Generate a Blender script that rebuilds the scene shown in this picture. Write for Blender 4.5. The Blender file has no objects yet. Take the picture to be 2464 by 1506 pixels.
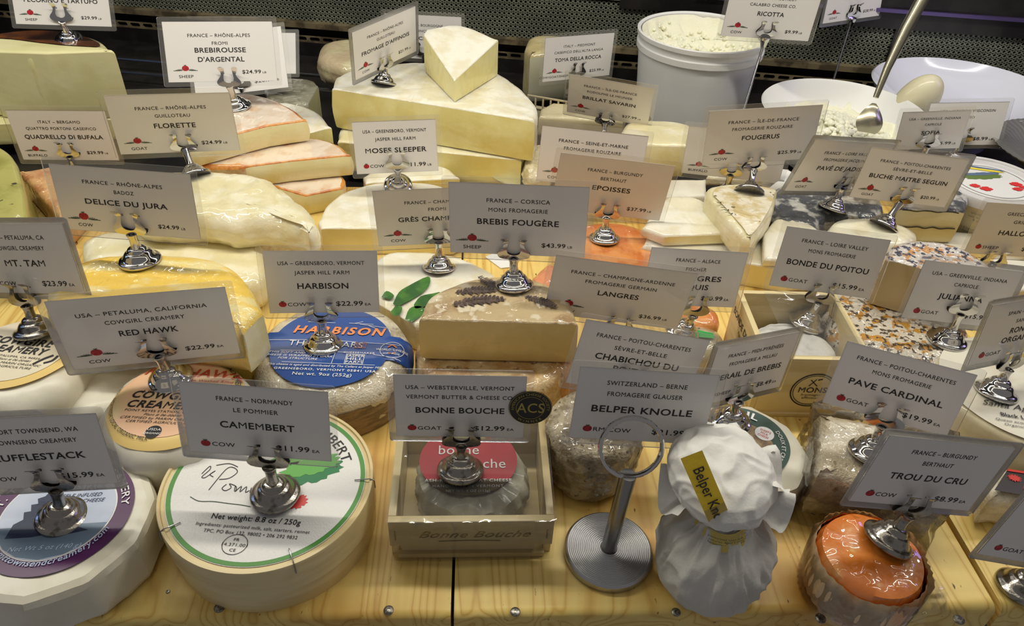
import bpy, math, random
import numpy as np
from mathutils import Matrix, Vector, noise

# ------------------------------------------------------------------ camera, world, light, exposure
FOC, CX, CY, CAMH = 1800.0, 1232.0, 753.0, 0.39
_d = np.array([-102., 2277., FOC]); _d /= np.linalg.norm(_d)
_y = np.array([1150 - CX, -670 - CY, FOC]); _y -= _d * (_y @ _d); _y /= np.linalg.norm(_y)
_z = -_d
RW = np.array([np.cross(_y, _z), _y, _z])
C0 = np.array([0., 0., CAMH])
sc = bpy.context.scene
COL = sc.collection
cam = bpy.data.cameras.new('camera')
cam.sensor_width = 36.0; cam.lens = 36.0 * FOC / 2464.0; cam.clip_start = 0.01; cam.clip_end = 50
camo = bpy.data.objects.new('camera', cam); COL.objects.link(camo)
_m = Matrix.Identity(4)
for r in range(3):
    _m[r][0] = RW[r][0]; _m[r][1] = -RW[r][1]; _m[r][2] = -RW[r][2]; _m[r][3] = C0[r]
camo.matrix_world = _m
sc.camera = camo
sc.view_settings.view_transform = 'Standard'; sc.view_settings.look = 'None'
sc.view_settings.gamma = 1; sc.view_settings.use_curve_mapping = False
sc.view_settings.exposure = 0.5
sc.cycles.transparent_max_bounces = 24
sc.cycles.max_bounces = 8
sc.cycles.sample_clamp_indirect = 4.0
sc.cycles.caustics_reflective = False; sc.cycles.caustics_refractive = False
W = bpy.data.worlds.new('world'); sc.world = W; W.use_nodes = True
W.node_tree.nodes['Background'].inputs[0].default_value = (0.52, 0.50, 0.50, 1)
W.node_tree.nodes['Background'].inputs[1].default_value = 0.22

def area(name, loc, rot, sx, sy, power, col):
    l = bpy.data.lights.new(name, 'AREA'); l.shape = 'RECTANGLE'; l.size = sx; l.size_y = sy
    l.energy = power; l.color = col
    o = bpy.data.objects.new(name, l); COL.objects.link(o); o.location = loc; o.rotation_euler = rot
    return o
area('case_tube_light', (0.05, 0.60, 0.72), (math.radians(0), 0, math.radians(-4)), 1.9, 0.035, 6.0, (1.0, 0.95, 0.82))
area('added_front_fill', (-0.05, 0.33, 0.72), (math.radians(10), 0, 0), 1.7, 0.03, 0.55, (1.0, 0.925, 0.78))  # added fill for faces turned to the viewer, no lamp of the case
area('case_back_light', (0.10, 0.98, 0.60), (math.radians(-35), 0, math.radians(-8)), 1.7, 0.012, 1.0, (1.0, 0.97, 0.93))
area('violet_side_light', (1.05, 0.70, 0.42), (0, math.radians(75), 0), 0.3, 0.12, 0.35, (0.45, 0.35, 1.0))  # side lamp for the violet tints reflected in the chrome
area('blue_side_strip', (-0.90, 0.60, 0.40), (0, math.radians(-75), 0), 0.4, 0.04, 0.22, (0.25, 0.45, 1.0))

def ray(px, py): return RW @ np.array([px - CX, py - CY, FOC]) / FOC
def P(px, py, z=0.0):
    r = ray(px, py); return C0 + r * ((z - CAMH) / r[2])
def depth(p): return float((RW.T @ (np.asarray(p) - C0))[2])

# ------------------------------------------------------------------ materials
def _new(name):
    m = bpy.data.materials.new(name); m.use_nodes = True
    nt = m.node_tree; b = nt.nodes['Principled BSDF']
    return m, nt, b
def srgb(r, g, b):
    f = lambda c: (c / 255 / 12.92) if c / 255 <= .04045 else ((c / 255 + .055) / 1.055) ** 2.4
    return (f(r), f(g), f(b), 1)
def M(name, c1, c2=None, scale=60, rough=.5, coat=0, coatr=.08, bump=0, bscale=120, metal=0, sss=0, stretch=(1, 1, 1), wrinkle=0,
      wscale=70, lo=.42, hi=.6, detail=5, c3=None, s3=300, lo3=.6, hi3=.66, wstretch=(1, 1, 1), trans=0, sheen=0, spec=.5):
    m, nt, b = _new(name)
    N, L = nt.nodes.new, nt.links.new
    b.inputs['Roughness'].default_value = rough; b.inputs['Metallic'].default_value = metal
    b.inputs['Coat Weight'].default_value = coat; b.inputs['Coat Roughness'].default_value = coatr * (.55 if wrinkle else 1); b.inputs['Coat IOR'].default_value = 1.75 if wrinkle else 1.5
    b.inputs['Specular IOR Level'].default_value = spec
    b.inputs['Base Color'].default_value = c1
    if sss:
        b.inputs['Subsurface Weight'].default_value = sss; b.inputs['Subsurface Radius'].default_value = (1, .7, .35)
        b.inputs['Subsurface Scale'].default_value = .004
    tc = N('ShaderNodeTexCoord')
    mp = N('ShaderNodeMapping'); mp.inputs['Scale'].default_value = stretch; L(tc.outputs['Object'], mp.inputs[0])
    def ramp(fac, a, c, lo, hi):
        r = N('ShaderNodeMapRange'); r.inputs[1].default_value = lo; r.inputs[2].default_value = hi
        r.interpolation_type = 'SMOOTHSTEP'; L(fac, r.inputs[0])
        x = N('ShaderNodeMix'); x.data_type = 'RGBA'; L(r.outputs[0], x.inputs[0])
        if hasattr(a, 'links') or not isinstance(a, tuple): L(a, x.inputs[6])
        else: x.inputs[6].default_value = a
        x.inputs[7].default_value = c
        return x.outputs[2]
    col = c1
    if c2:
        n = N('ShaderNodeTexNoise'); n.inputs['Scale'].default_value = scale; n.inputs['Detail'].default_value = detail; L(mp.outputs[0], n.inputs[0])
        col = ramp(n.outputs[0], c1, c2, lo, hi); L(col, b.inputs['Base Color'])
    if c3:
        n = N('ShaderNodeTexNoise'); n.inputs['Scale'].default_value = s3; n.inputs['Detail'].default_value = 3; L(mp.outputs[0], n.inputs[0])
        col = ramp(n.outputs[0], col, c3, lo3, hi3); L(col, b.inputs['Base Color'])
    if bump:
        n = N('ShaderNodeTexNoise'); n.inputs['Scale'].default_value = bscale * 2.6; n.inputs['Detail'].default_value = 3; L(mp.outputs[0], n.inputs[0])
        bp = N('ShaderNodeBump'); bp.inputs['Strength'].default_value = bump; bp.inputs['Distance'].default_value = .001
        L(n.outputs[0], bp.inputs['Height']); L(bp.outputs[0], b.inputs['Normal'])
    if wrinkle:   # creased cling film: folds only in the clear coat
        mw = N('ShaderNodeMapping'); mw.inputs['Scale'].default_value = wstretch; L(tc.outputs['Object'], mw.inputs[0])
        n = N('ShaderNodeTexNoise'); n.noise_type = 'RIDGED_MULTIFRACTAL'; n.inputs['Scale'].default_value = wscale * 2.6; n.inputs['Detail'].default_value = 1.2
        n.inputs['Distortion'].default_value = .6; L(mw.outputs[0], n.inputs[0])
        bp = N('ShaderNodeBump'); bp.inputs['Strength'].default_value = wrinkle; bp.inputs['Distance'].default_value = .0027
        L(n.outputs[0], bp.inputs['Height']); L(bp.outputs[0], b.inputs['Coat Normal'])
    if trans:
        b.inputs['Transmission Weight'].default_value = trans
    if sheen: b.inputs['Sheen Weight'].default_value = sheen
    return m
def FILM(name, fac=.10, rough=.07, bump=0, bscale=90, milk=.0, tint=(1, 1, 1, 1)):
    m = bpy.data.materials.new(name); m.use_nodes = True; nt = m.node_tree; nt.nodes.clear()
    N, L = nt.nodes.new, nt.links.new
    o = N('ShaderNodeOutputMaterial'); t = N('ShaderNodeBsdfTransparent'); t.inputs[0].default_value = tint
    g = N('ShaderNodeBsdfGlossy'); g.inputs['Roughness'].default_value = rough
    df = N('ShaderNodeBsdfDiffuse'); df.inputs[0].default_value = (.9, .88, .82, 1)
    lw = N('ShaderNodeFresnel'); lw.inputs[0].default_value = 1.45
    ad = N('ShaderNodeMath'); ad.operation = 'MULTIPLY_ADD'; ad.inputs[1].default_value = .9; ad.inputs[2].default_value = fac * .5
    L(lw.outputs[0], ad.inputs[0])
    m1 = N('ShaderNodeMixShader'); m1.inputs[0].default_value = milk; L(t.outputs[0], m1.inputs[1]); L(df.outputs[0], m1.inputs[2])
    m2 = N('ShaderNodeMixShader'); L(ad.outputs[0], m2.inputs[0]); L(m1.outputs[0], m2.inputs[1]); L(g.outputs[0], m2.inputs[2])
    L(m2.outputs[0], o.inputs[0])
    if bump:
        tc = N('ShaderNodeTexCoord'); n = N('ShaderNodeTexNoise'); n.noise_type = 'RIDGED_MULTIFRACTAL'; n.inputs['Scale'].default_value = bscale * 2.2
        L(tc.outputs['Object'], n.inputs[0]); bp = N('ShaderNodeBump'); bp.inputs['Strength'].default_value = bump; bp.inputs['Distance'].default_value = .002
        L(n.outputs[0], bp.inputs['Height']); L(bp.outputs[0], g.inputs['Normal']); L(bp.outputs[0], lw.inputs['Normal'])
    return m

PAPER = M('card_paper', srgb(232, 229, 226), rough=.45, coat=.6, coatr=.07, bump=.04, bscale=25)
LAMI = FILM('laminate_film', fac=.02, rough=.2, milk=.08)
FILMW = FILM('cling_film', fac=.08, rough=.08, bump=1.0, bscale=45, milk=.01)
CLEAR = FILM('clear_plastic', fac=.10, rough=.05, bump=.15, bscale=30, milk=.03)
INK = M('black_ink', srgb(38, 36, 38), rough=.6)
RED = M('tomato_red', srgb(186, 34, 44), srgb(150, 20, 34), scale=500, rough=.5)
LEAFG = M('sprig_green', srgb(66, 84, 62), rough=.6)
CHROME = M('chrome', srgb(205, 203, 200), rough=.10, metal=1, bump=.05, bscale=60)
CHROMED = M('worn_chrome', srgb(165, 160, 152), srgb(110, 104, 94), scale=260, rough=.2, metal=1, bump=.12, bscale=300, lo=.5, hi=.75)
STEEL = M('brushed_steel', srgb(150, 150, 150), rough=.25, metal=1)
WHITEINK = M('white_ink', srgb(235, 235, 235), rough=.6)

# ------------------------------------------------------------------ mesh helpers
def link(name, me, parent=None, mat=None, loc=None):
    o = bpy.data.objects.new(name, me); COL.objects.link(o)
    if mat is not None and me is not None and len(me.materials) == 0: me.materials.append(mat)
    if parent is not None: o.parent = parent
    if loc is not None: o.location = loc
    return o
def mesh(name, v, f, smooth=True, angle=40):
    me = bpy.data.meshes.new(name)
    me.from_pydata([tuple(map(float, p)) for p in v], [], [tuple(map(int, q)) for q in f]); me.validate(); me.update()
    if smooth:
        me.shade_smooth(); me.set_sharp_from_angle(angle=math.radians(angle))
    return me
def obj(name, v, f, mat, parent=None, smooth=True, angle=40):
    """vertices in world space; stored relative to the parent's location (parents are only translated)"""
    v = np.asarray(v, float)
    if parent is not None: o0 = np.array(parent.location); loc = None
    else: o0 = np.array([v[:, 0].mean(), v[:, 1].mean(), v[:, 2].min()]); loc = o0
    return link(name, mesh(name, v - o0, f, smooth, angle), parent, mat, loc)
def tag(o, label, cat, group=None, kind=None):
    o['label'] = label; o['category'] = cat
    if group: o['group'] = group
    if kind: o['kind'] = kind
    return o
def thing(name, loc, label, cat, group=None):
    o = bpy.data.objects.new(name, None); COL.objects.link(o); o.location = tuple(map(float, loc)); o.empty_display_size = .01
    return tag(o, label, cat, group)
class MB:
    def __init__(s): s.v = []; s.f = []
    def add(s, v, f):
        n = len(s.v); s.v += [tuple(p) for p in v]; s.f += [tuple(i + n for i in q) for q in f]; return s
    def box(s, a, b, T=None):
        x0, y0, z0 = a; x1, y1, z1 = b
        v = [(x0, y0, z0), (x1, y0, z0), (x1, y1, z0), (x0, y1, z0), (x0, y0, z1), (x1, y0, z1), (x1, y1, z1), (x0, y1, z1)]
        if T: v = [T(p) for p in v]
        return s.add(v, [(3, 2, 1, 0), (4, 5, 6, 7), (0, 1, 5, 4), (1, 2, 6, 5), (2, 3, 7, 6), (3, 0, 4, 7)])
def bevbox(a, b, bv, T=None):
    """box with chamfered edges"""
    import bmesh
    bm = bmesh.new(); m = MB().box(a, b)
    vs = [bm.verts.new(p) for p in m.v]
    for q in m.f: bm.faces.new([vs[i] for i in q])
    bmesh.ops.bevel(bm, geom=bm.edges[:] , offset=bv, segments=2, affect='EDGES', profile=.6)
    bm.verts.index_update()
    v = [tuple(x.co) for x in bm.verts]; f = [tuple(x.index for x in q.verts) for q in bm.faces]; bm.free()
    if T: v = [T(p) for p in v]
    return v, f
def lathe(prof, n=32, mod=None, c=(0, 0, 0), close=True):
    v = []; f = []
    for k, (r, z) in enumerate(prof):
        for i in range(n):
            a = 2 * math.pi * i / n
            p = (r * math.cos(a), r * math.sin(a), z)
            if mod: p = mod(a, k, r, z)
            v.append((p[0] + c[0], p[1] + c[1], p[2] + c[2]))
    for k in range(len(prof) - 1):
        for i in range(n):
            j = (i + 1) % n; f.append((k * n + i, k * n + j, (k + 1) * n + j, (k + 1) * n + i))
    if close:
        f.append(tuple(reversed(range(n)))); f.append(tuple(range((len(prof) - 1) * n, len(prof) * n)))
    return v, f
def tube(path, r, n=8, closed=False):
    path = [np.array(p, float) for p in path]; m = len(path); v = []; f = []
    rr = r if hasattr(r, '__len__') else [r] * m
    up = np.array([0, 0, 1.0]); prev = None
    for k, p in enumerate(path):
        a = path[(k - 1) % m] if closed or k > 0 else p; b = path[(k + 1) % m] if closed or k < m - 1 else p
        t = b - a; t /= np.linalg.norm(t) + 1e-12
        if prev is None:
            ref = up if abs(t[2]) < .9 else np.array([1.0, 0, 0])
            s = np.cross(t, ref)
        else: s = prev - t * (prev @ t)
        s /= np.linalg.norm(s) + 1e-12; prev = s; u = np.cross(s, t)
        for i in range(n):
            an = 2 * math.pi * i / n; v.append(p + rr[k] * (math.cos(an) * s + math.sin(an) * u))
    for k in range(m if closed else m - 1):
        for i in range(n):
            j = (i + 1) % n; q = (k + 1) % m
            f.append((k * n + i, k * n + j, q * n + j, q * n + i))
    if not closed: f.append(tuple(reversed(range(n)))); f.append(tuple(range((m - 1) * n, m * n)))
    return v, f

# ------------------------------------------------------------------ lettering
_fc = bpy.data.curves.new('lettering', 'FONT'); _fc.resolution_u = 3; _fo = bpy.data.objects.new('lettering', _fc)
_cache = {}
_FWD = False
def _raw(s, off, shear, sp, fine):
    _fc.body = s; _fc.offset = off; _fc.shear = shear; _fc.size = 1; _fc.space_character = sp; _fc.align_x = 'CENTER'; _fc.resolution_u = fine
    me = bpy.data.meshes.new_from_object(_fo)
    n = len(me.vertices); v = np.zeros(n * 3); me.vertices.foreach_get('co', v); v = v.reshape(-1, 3)[:, :2]
    f = [tuple(p.vertices) for p in me.polygons]; bpy.data.meshes.remove(me)
    return v, f
def glyphs(s, bold=0.0, shear=0.0, sp=1.0, fine=3):
    """outline font as filled faces; heavier strokes by the font's own offset, letter by letter (M keeps its outline)"""
    k = (s, bold, shear, sp, fine)
    if k not in _cache:
        off = max(bold, 0) * .55
        if off == 0 or 'M' not in s: v, f = _raw(s, off, shear, sp, fine)
        else:
            v0, f0 = _raw(s, 0, shear, sp, fine); V = []; F = []; at = 0; nv = 0
            for ch in (s if _FWD else s[::-1]):
                kc = ('ch', ch, shear, fine)
                if kc not in _cache: _cache[kc] = _raw(ch, 0, shear, 1.0, fine)
                c0, cf = _cache[kc]; m = len(c0)
                if m == 0: continue
                seg = v0[at:at + m]; at += m
                if ch == 'M': a, b = seg, cf
                else:
                    kb = ('cb', ch, off, shear, fine)
                    if kb not in _cache: _cache[kb] = _raw(ch, off, shear, 1.0, fine)
                    a, b = _cache[kb]; a = a + [(seg[:, 0].max() + seg[:, 0].min() - c0[:, 0].max() - c0[:, 0].min()) / 2, 0]
                V.append(a); F += [tuple(i + nv for i in q) for q in b]; nv += len(a)
            if at == len(v0): v, f = np.vstack(V), F
            else: v, f = v0, f0
        if len(v): v = v - [(v[:, 0].max() + v[:, 0].min()) / 2, 0]
        _cache[k] = (v / .70, f)
    return _cache[k]
def T(s, cap, x, y, stretch=1.2, bold=0.0, shear=0.0, align='C', sp=1.05, width=None, fine=3):
    """flat lettering: cap height, position of baseline; -> verts (n,2), faces"""
    v, f = glyphs(s, bold, shear, sp, fine)
    if not len(v): return np.zeros((0, 2)), []
    v = v * [cap * stretch, cap]
    if width: v = v * [width / max(np.ptp(v[:, 0]), 1e-9), 1]
    w = np.ptp(v[:, 0])
    dx = {'C': 0, 'L': w / 2, 'R': -w / 2}[align]
    return v + [x + dx, y], f
def flat(items, fn):
    """join lettering pieces and map (x,y) -> world"""
    V = []; F = []
    for v, f in items:
        n = len(V); V += [fn(p[0], p[1]) for p in v]; F += [tuple(i + n for i in q) for q in f]
    return V, F
def disc(rad, nr, n, fn, x=0, y=0):
    v = [fn(x, y)]; f = []
    for k in range(1, nr + 1):
        for i in range(n):
            a = 2 * math.pi * i / n; r = rad(a) * k / nr; v.append(fn(x + r * math.cos(a), y + r * math.sin(a)))
    for i in range(n):
        j = (i + 1) % n; f.append((0, 1 + i, 1 + j))
        for k in range(nr - 1):
            a = 1 + k * n; f.append((a + i, a + n + i, a + n + j, a + j))
    return v, f
def ringband(r0, r1, n, fn, x=0, y=0, a0=0, a1=2 * math.pi, nr=1):
    v = []; f = []; full = abs(a1 - a0 - 2 * math.pi) < 1e-6; m = n if full else n + 1
    for k in range(nr + 1):
        for i in range(m):
            a = a0 + (a1 - a0) * i / n; r = r0 + (r1 - r0) * k / nr; v.append(fn(x + r * math.cos(a), y + r * math.sin(a)))
    for k in range(nr):
        for i in range(n):
            j = (i + 1) % m; f.append((k * m + i, (k + 1) * m + i, (k + 1) * m + j, k * m + j))
    return v, f
def poly(pts, fn):
    """triangulated flat polygon with the outline pts"""
    from mathutils.geometry import tessellate_polygon
    tr = tessellate_polygon([[Vector((p[0], p[1], 0)) for p in pts]])
    out = []
    for t in tr:
        a, b, c = [np.array(pts[i]) for i in t]
        cr = (b[0] - a[0]) * (c[1] - a[1]) - (b[1] - a[1]) * (c[0] - a[0])
        out.append(tuple(t) if cr > 0 else tuple(reversed(t)))
    return [fn(p[0], p[1]) for p in pts], out
def stroke(pts, w, smooth=4):
    """thin pen stroke polygon strip through pts (2D), for handwriting"""
    q = catmull([np.array(p, float) for p in pts], smooth); v = []; f = []
    for i, p in enumerate(q):
        t = q[min(i + 1, len(q) - 1)] - q[max(i - 1, 0)]; t = t / (np.linalg.norm(t) + 1e-9); nrm = np.array([-t[1], t[0]])
        v += [p + nrm * w / 2, p - nrm * w / 2]
    for i in range(len(q) - 1): f.append((2 * i, 2 * i + 1, 2 * i + 3, 2 * i + 2))
    return np.array(v), f
def catmull(p, k):
    out = []
    for i in range(len(p) - 1):
        p0 = p[max(i - 1, 0)]; p1 = p[i]; p2 = p[i + 1]; p3 = p[min(i + 2, len(p) - 1)]
        for j in range(k):
            t = j / k
            out.append(.5 * ((2 * p1) + (-p0 + p2) * t + (2 * p0 - 5 * p1 + 4 * p2 - p3) * t * t + (-p0 + 3 * p1 - 3 * p2 + p3) * t ** 3))
    out.append(p[-1]); return out
def arc_text(s, cap, r, mid, fn, top=True, **kw):
    """text bent round a circle of radius r about the label centre; mid = angle of its middle"""
    v, f = T(s, cap, 0, 0, **kw)
    out = []
    for p in v:
        if top: a = mid - p[0] / r; q = r + p[1]
        else: a = mid + p[0] / r; q = r - p[1]
        out.append((q * math.cos(a), q * math.sin(a)))
    return np.array(out), f

# ------------------------------------------------------------------ cheese bodies
def outline(pts, z, step=.0035):
    """pts: picture points of the top edge at height z; (x, y, 'c') = straight cut to the next point, 's' = straight rind edge"""
    w = [P(p[0], p[1], z)[:2] for p in pts]; tg = [p[2] if len(p) > 2 else '' for p in pts]; n = len(w)
    out = []; tags = []
    for i in range(n):
        p1, p2 = w[i], w[(i + 1) % n]; t = tg[i]
        m = max(2, int(np.linalg.norm(p2 - p1) / step))
        if t: q = [p1 + (p2 - p1) * j / m for j in range(m)]
        else:
            p0 = w[i - 1] if tg[i - 1] == '' else p1 * 2 - p2
            p3 = w[(i + 2) % n] if tg[(i + 1) % n] == '' else p2 * 2 - p1
            q = []
            for j in range(m):
                s = j / m; q.append(.5 * ((2 * p1) + (-p0 + p2) * s + (2 * p0 - 5 * p1 + 4 * p2 - p3) * s * s + (-p0 + 3 * p1 - 3 * p2 + p3) * s ** 3))
        out += q; tags += [t] * m
    out = np.array(out)
    a = 0.5 * np.sum(out[:, 0] * np.roll(out[:, 1], -1) - np.roll(out[:, 0], -1) * out[:, 1])
    if a < 0:
        out = out[::-1]; tags = tags[::-1]; tags = tags[1:] + tags[:1]
    return out, tags
def circle(c, r, n=96):
    return np.array([(c[0] + r * math.cos(2 * math.pi * i / n), c[1] + r * math.sin(2 * math.pi * i / n)) for i in range(n)]), [''] * n
def slab(out, tags, zb, zt, bev=.006, cbev=.0012, amp_t=.0008, amp_s=.0006, fr=40, bulge=0.0, cbulge=0.0, seed=0, nside=5, tilt=(0, 0), nin=6, edge=0):
    """solid with the given outline. -> verts, rind faces, cut faces, ring count"""
    n = len(out); c = out.mean(axis=0)
    ca = []
    for i in range(n):
        t = out[(i + 1) % n] - out[i - 1]; nr = np.array([t[1], -t[0]]); nr /= np.linalg.norm(nr) + 1e-9
        ca.append(nr)
    ca = np.array(ca)
    cut = np.array([1.0 if (tags[i] == 'c' or tags[i - 1] == 'c') else 0.0 for i in range(n)])
    for _ in range(2): cut = (np.roll(cut, 1) + cut * 2 + np.roll(cut, -1)) / 4 if not np.all(cut == cut[0]) else cut
    B = bev * (1 - cut) + cbev * cut
    rad = np.linalg.norm(out - c, axis=1)
    h = zt - zb
    rows = []
    for fr_, k in ((.98, 0), (.5, 0)): pass
    prof = [('b', 1.3, 0.0), ('b', .30, .30), ('b', 0.0, 1.0)]
    rows.append((np.minimum(B * 1.3, rad * .5), np.full(n, zb), 'bot'))
    rows.append((B * .3, zb + np.minimum(B * .3, h * .3), 'bot'))
    for k in range(nside + 1):
        lo = zb + np.minimum(B, h * .45); hi = zt - np.minimum(B, h * .45); s = k / nside
        bl = -(bulge * (1 - cut) + cbulge * cut) * math.sin(math.pi * s)
        rows.append((bl, lo + (hi - lo) * s, 'side'))
    rows.append((B * .3, zt - np.minimum(B * .3, h * .3), 'top'))
    rows.append((np.minimum(B * 1.05, rad * .5), np.full(n, zt), 'top'))
    V = []
    base_in = np.minimum(B * 1.05, rad * .5)
    for ins, z, kind in rows:
        p = out - ca * np.asarray(ins).reshape(-1, 1) if np.ndim(ins) else out - ca * ins
        V.append(np.column_stack([p, z]))
    last = V[-1][:, :2]
    for k in range(1, nin):
        s = 1 - k / nin; V.append(np.column_stack([c + (last - c) * s, np.full(n, zt)]))
    V = np.array(V)
    nr = len(V); flatv = V.reshape(-1, 3)
    off = Vector((seed * 7.3, seed * 3.1, seed * 1.7))
    res = []
    for idx, p in enumerate(flatv):
        ri = idx // n; q = Vector(p) * fr + off
        nz = noise.fractal(q, .8, 2.0, 3); x, y, z = p
        if ri >= len(rows) - 2:
            z += nz * amp_t
        else:
            i = idx % n; g = amp_s * nz * (1 if cut[i] < .5 else .35)
            x += ca[i][0] * g; y += ca[i][1] * g
            if ri == 0: z = zb
        k = (z - zb) / h if h else 0
        z += k * ((x - c[0]) * tilt[0] + (y - c[1]) * tilt[1])
        res.append((x, y, z))
    cz = zt + noise.fractal(Vector((c[0], c[1], zt)) * fr + off, .8, 2.0, 3) * amp_t
    top = len(res); res.append((c[0], c[1], cz)); bot = len(res); res.append((c[0], c[1], zb))
    rind = []; cutf = []; edgef = slab.edge_faces = []
    for r in range(nr - 1):
        for i in range(n):
            j = (i + 1) % n; q = (r * n + i, r * n + j, (r + 1) * n + j, (r + 1) * n + i)
            if edge and nside + 2 <= r <= nside + 3 + (edge > 1): edgef.append(q)
            else: (cutf if (tags[i] == 'c' and 1 <= r <= nside + 1) else rind).append(q)
    for i in range(n):
        j = (i + 1) % n
        rind.append((top, (nr - 1) * n + i, (nr - 1) * n + j)); rind.append((bot, j, i))
    return res, rind, cutf, n
def split(v, f):
    used = sorted({i for q in f for i in q}); mp = {a: b for b, a in enumerate(used)}
    return [v[i] for i in used], [tuple(mp[i] for i in q) for q in f]
def cheese(name, label, cat, pts, zb, zt, rind, paste=None, group=None, part='rind', angle=55, edgemat=None, **kw):
    if isinstance(pts, tuple): out, tags = pts
    else: out, tags = outline(pts, zt)
    v, rf, cf, n = slab(out, tags, zb, zt, edge=1 if edgemat else 0, **kw)
    ef = slab.edge_faces
    c = out.mean(axis=0)
    if not cf:
        o = obj(name, v, rf, rind, None, angle=angle); return tag(o, label, cat, group)
    t = thing(name, (c[0], c[1], zb), label, cat, group)
    if ef: obj('rind_edge', *split(v, ef), edgemat, t, angle=angle)
    obj(part, *split(v, rf), rind, t, angle=angle); obj('paste', *split(v, cf), paste, t, angle=angle)
    return t
# ------------------------------------------------------------------ the setting: wooden board, dark deck, back wall
def wood_mat():
    m, nt, b = _new('pine_board'); N, L = nt.nodes.new, nt.links.new
    tc = N('ShaderNodeTexCoord'); oi = N('ShaderNodeObjectInfo')
    sh = N('ShaderNodeVectorMath'); sh.operation = 'MULTIPLY_ADD'; sh.inputs[1].default_value = (1, 1, 1)
    cb = N('ShaderNodeCombineXYZ'); mu = N('ShaderNodeMath'); mu.operation = 'MULTIPLY'; mu.inputs[1].default_value = 3.0
    L(oi.outputs['Random'], mu.inputs[0]); L(mu.outputs[0], cb.inputs[0]); L(mu.outputs[0], cb.inputs[1])
    L(tc.outputs['Object'], sh.inputs[0]); L(cb.outputs[0], sh.inputs[2])
    mp = N('ShaderNodeMapping'); mp.inputs['Scale'].default_value = (1, .05, 1); L(sh.outputs[0], mp.inputs[0])
    n1 = N('ShaderNodeTexNoise'); n1.inputs['Scale'].default_value = 12; n1.inputs['Detail'].default_value = 3; n1.inputs['Distortion'].default_value = .3; L(mp.outputs[0], n1.inputs[0])
    ml = N('ShaderNodeMath'); ml.operation = 'MULTIPLY'; ml.inputs[1].default_value = 34; L(n1.outputs[0], ml.inputs[0])
    fr = N('ShaderNodeMath'); fr.operation = 'PINGPONG'; fr.inputs[1].default_value = .5; L(ml.outputs[0], fr.inputs[0])
    r = N('ShaderNodeValToRGB'); e = r.color_ramp.elements; e[0].position = .0; e[0].color = srgb(204, 166, 88); e[1].position = .5; e[1].color = srgb(230, 204, 124)
    x = r.color_ramp.elements.new(.16); x.color = srgb(224, 194, 112)
    dv = N('ShaderNodeMath'); dv.operation = 'MULTIPLY'; dv.inputs[1].default_value = 1.0; L(fr.outputs[0], dv.inputs[0]); L(dv.outputs[0], r.inputs[0])
    n2 = N('ShaderNodeTexNoise'); n2.inputs['Scale'].default_value = 9; n2.inputs['Detail'].default_value = 4; L(sh.outputs[0], n2.inputs[0])
    mr = N('ShaderNodeMapRange'); mr.inputs[1].default_value = .52; mr.inputs[2].default_value = .72; L(n2.outputs[0], mr.inputs[0])
    mx = N('ShaderNodeMix'); mx.data_type = 'RGBA'; mx.blend_type = 'MULTIPLY'; L(mr.outputs[0], mx.inputs[0]); L(r.outputs[0], mx.inputs[6]); mx.inputs[7].default_value = srgb(226, 196, 150)
    # small dark scratches and specks
    mp3 = N('ShaderNodeMapping'); mp3.inputs['Scale'].default_value = (1, .35, 1); L(sh.outputs[0], mp3.inputs[0])
    n3 = N('ShaderNodeTexNoise'); n3.inputs['Scale'].default_value = 320; n3.inputs['Detail'].default_value = 2; L(mp3.outputs[0], n3.inputs[0])
    m3 = N('ShaderNodeMapRange'); m3.inputs[1].default_value = .70; m3.inputs[2].default_value = .76; L(n3.outputs[0], m3.inputs[0])
    x3 = N('ShaderNodeMix'); x3.data_type = 'RGBA'; L(m3.outputs[0], x3.inputs[0]); L(mx.outputs[2], x3.inputs[6]); x3.inputs[7].default_value = srgb(96, 66, 30)
    L(x3.outputs[2], b.inputs['Base Color'])
    b.inputs['Roughness'].default_value = .42; b.inputs['Specular IOR Level'].default_value = .35
    bp = N('ShaderNodeBump'); bp.inputs['Strength'].default_value = .25; bp.inputs['Distance'].default_value = .0006; L(fr.outputs[0], bp.inputs['Height']); L(bp.outputs[0], b.inputs['Normal'])
    return m
WOOD = wood_mat()
BLACK = M('black_enamel', srgb(22, 20, 20), rough=.35, bump=.1, bscale=200, c2=srgb(34, 31, 30), scale=30)
OLIVE = M('dark_olive_steel', srgb(136, 140, 124), srgb(118, 122, 108), scale=14, rough=.5, metal=.2, spec=.4)
BROWNSTEEL = M('worn_brown_steel', srgb(166, 150, 116), srgb(110, 98, 76), scale=40, rough=.4, metal=.6)
NAIL = M('nail_head_metal', srgb(150, 148, 140), srgb(100, 96, 88), scale=900, rough=.35, metal=.9)

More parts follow.
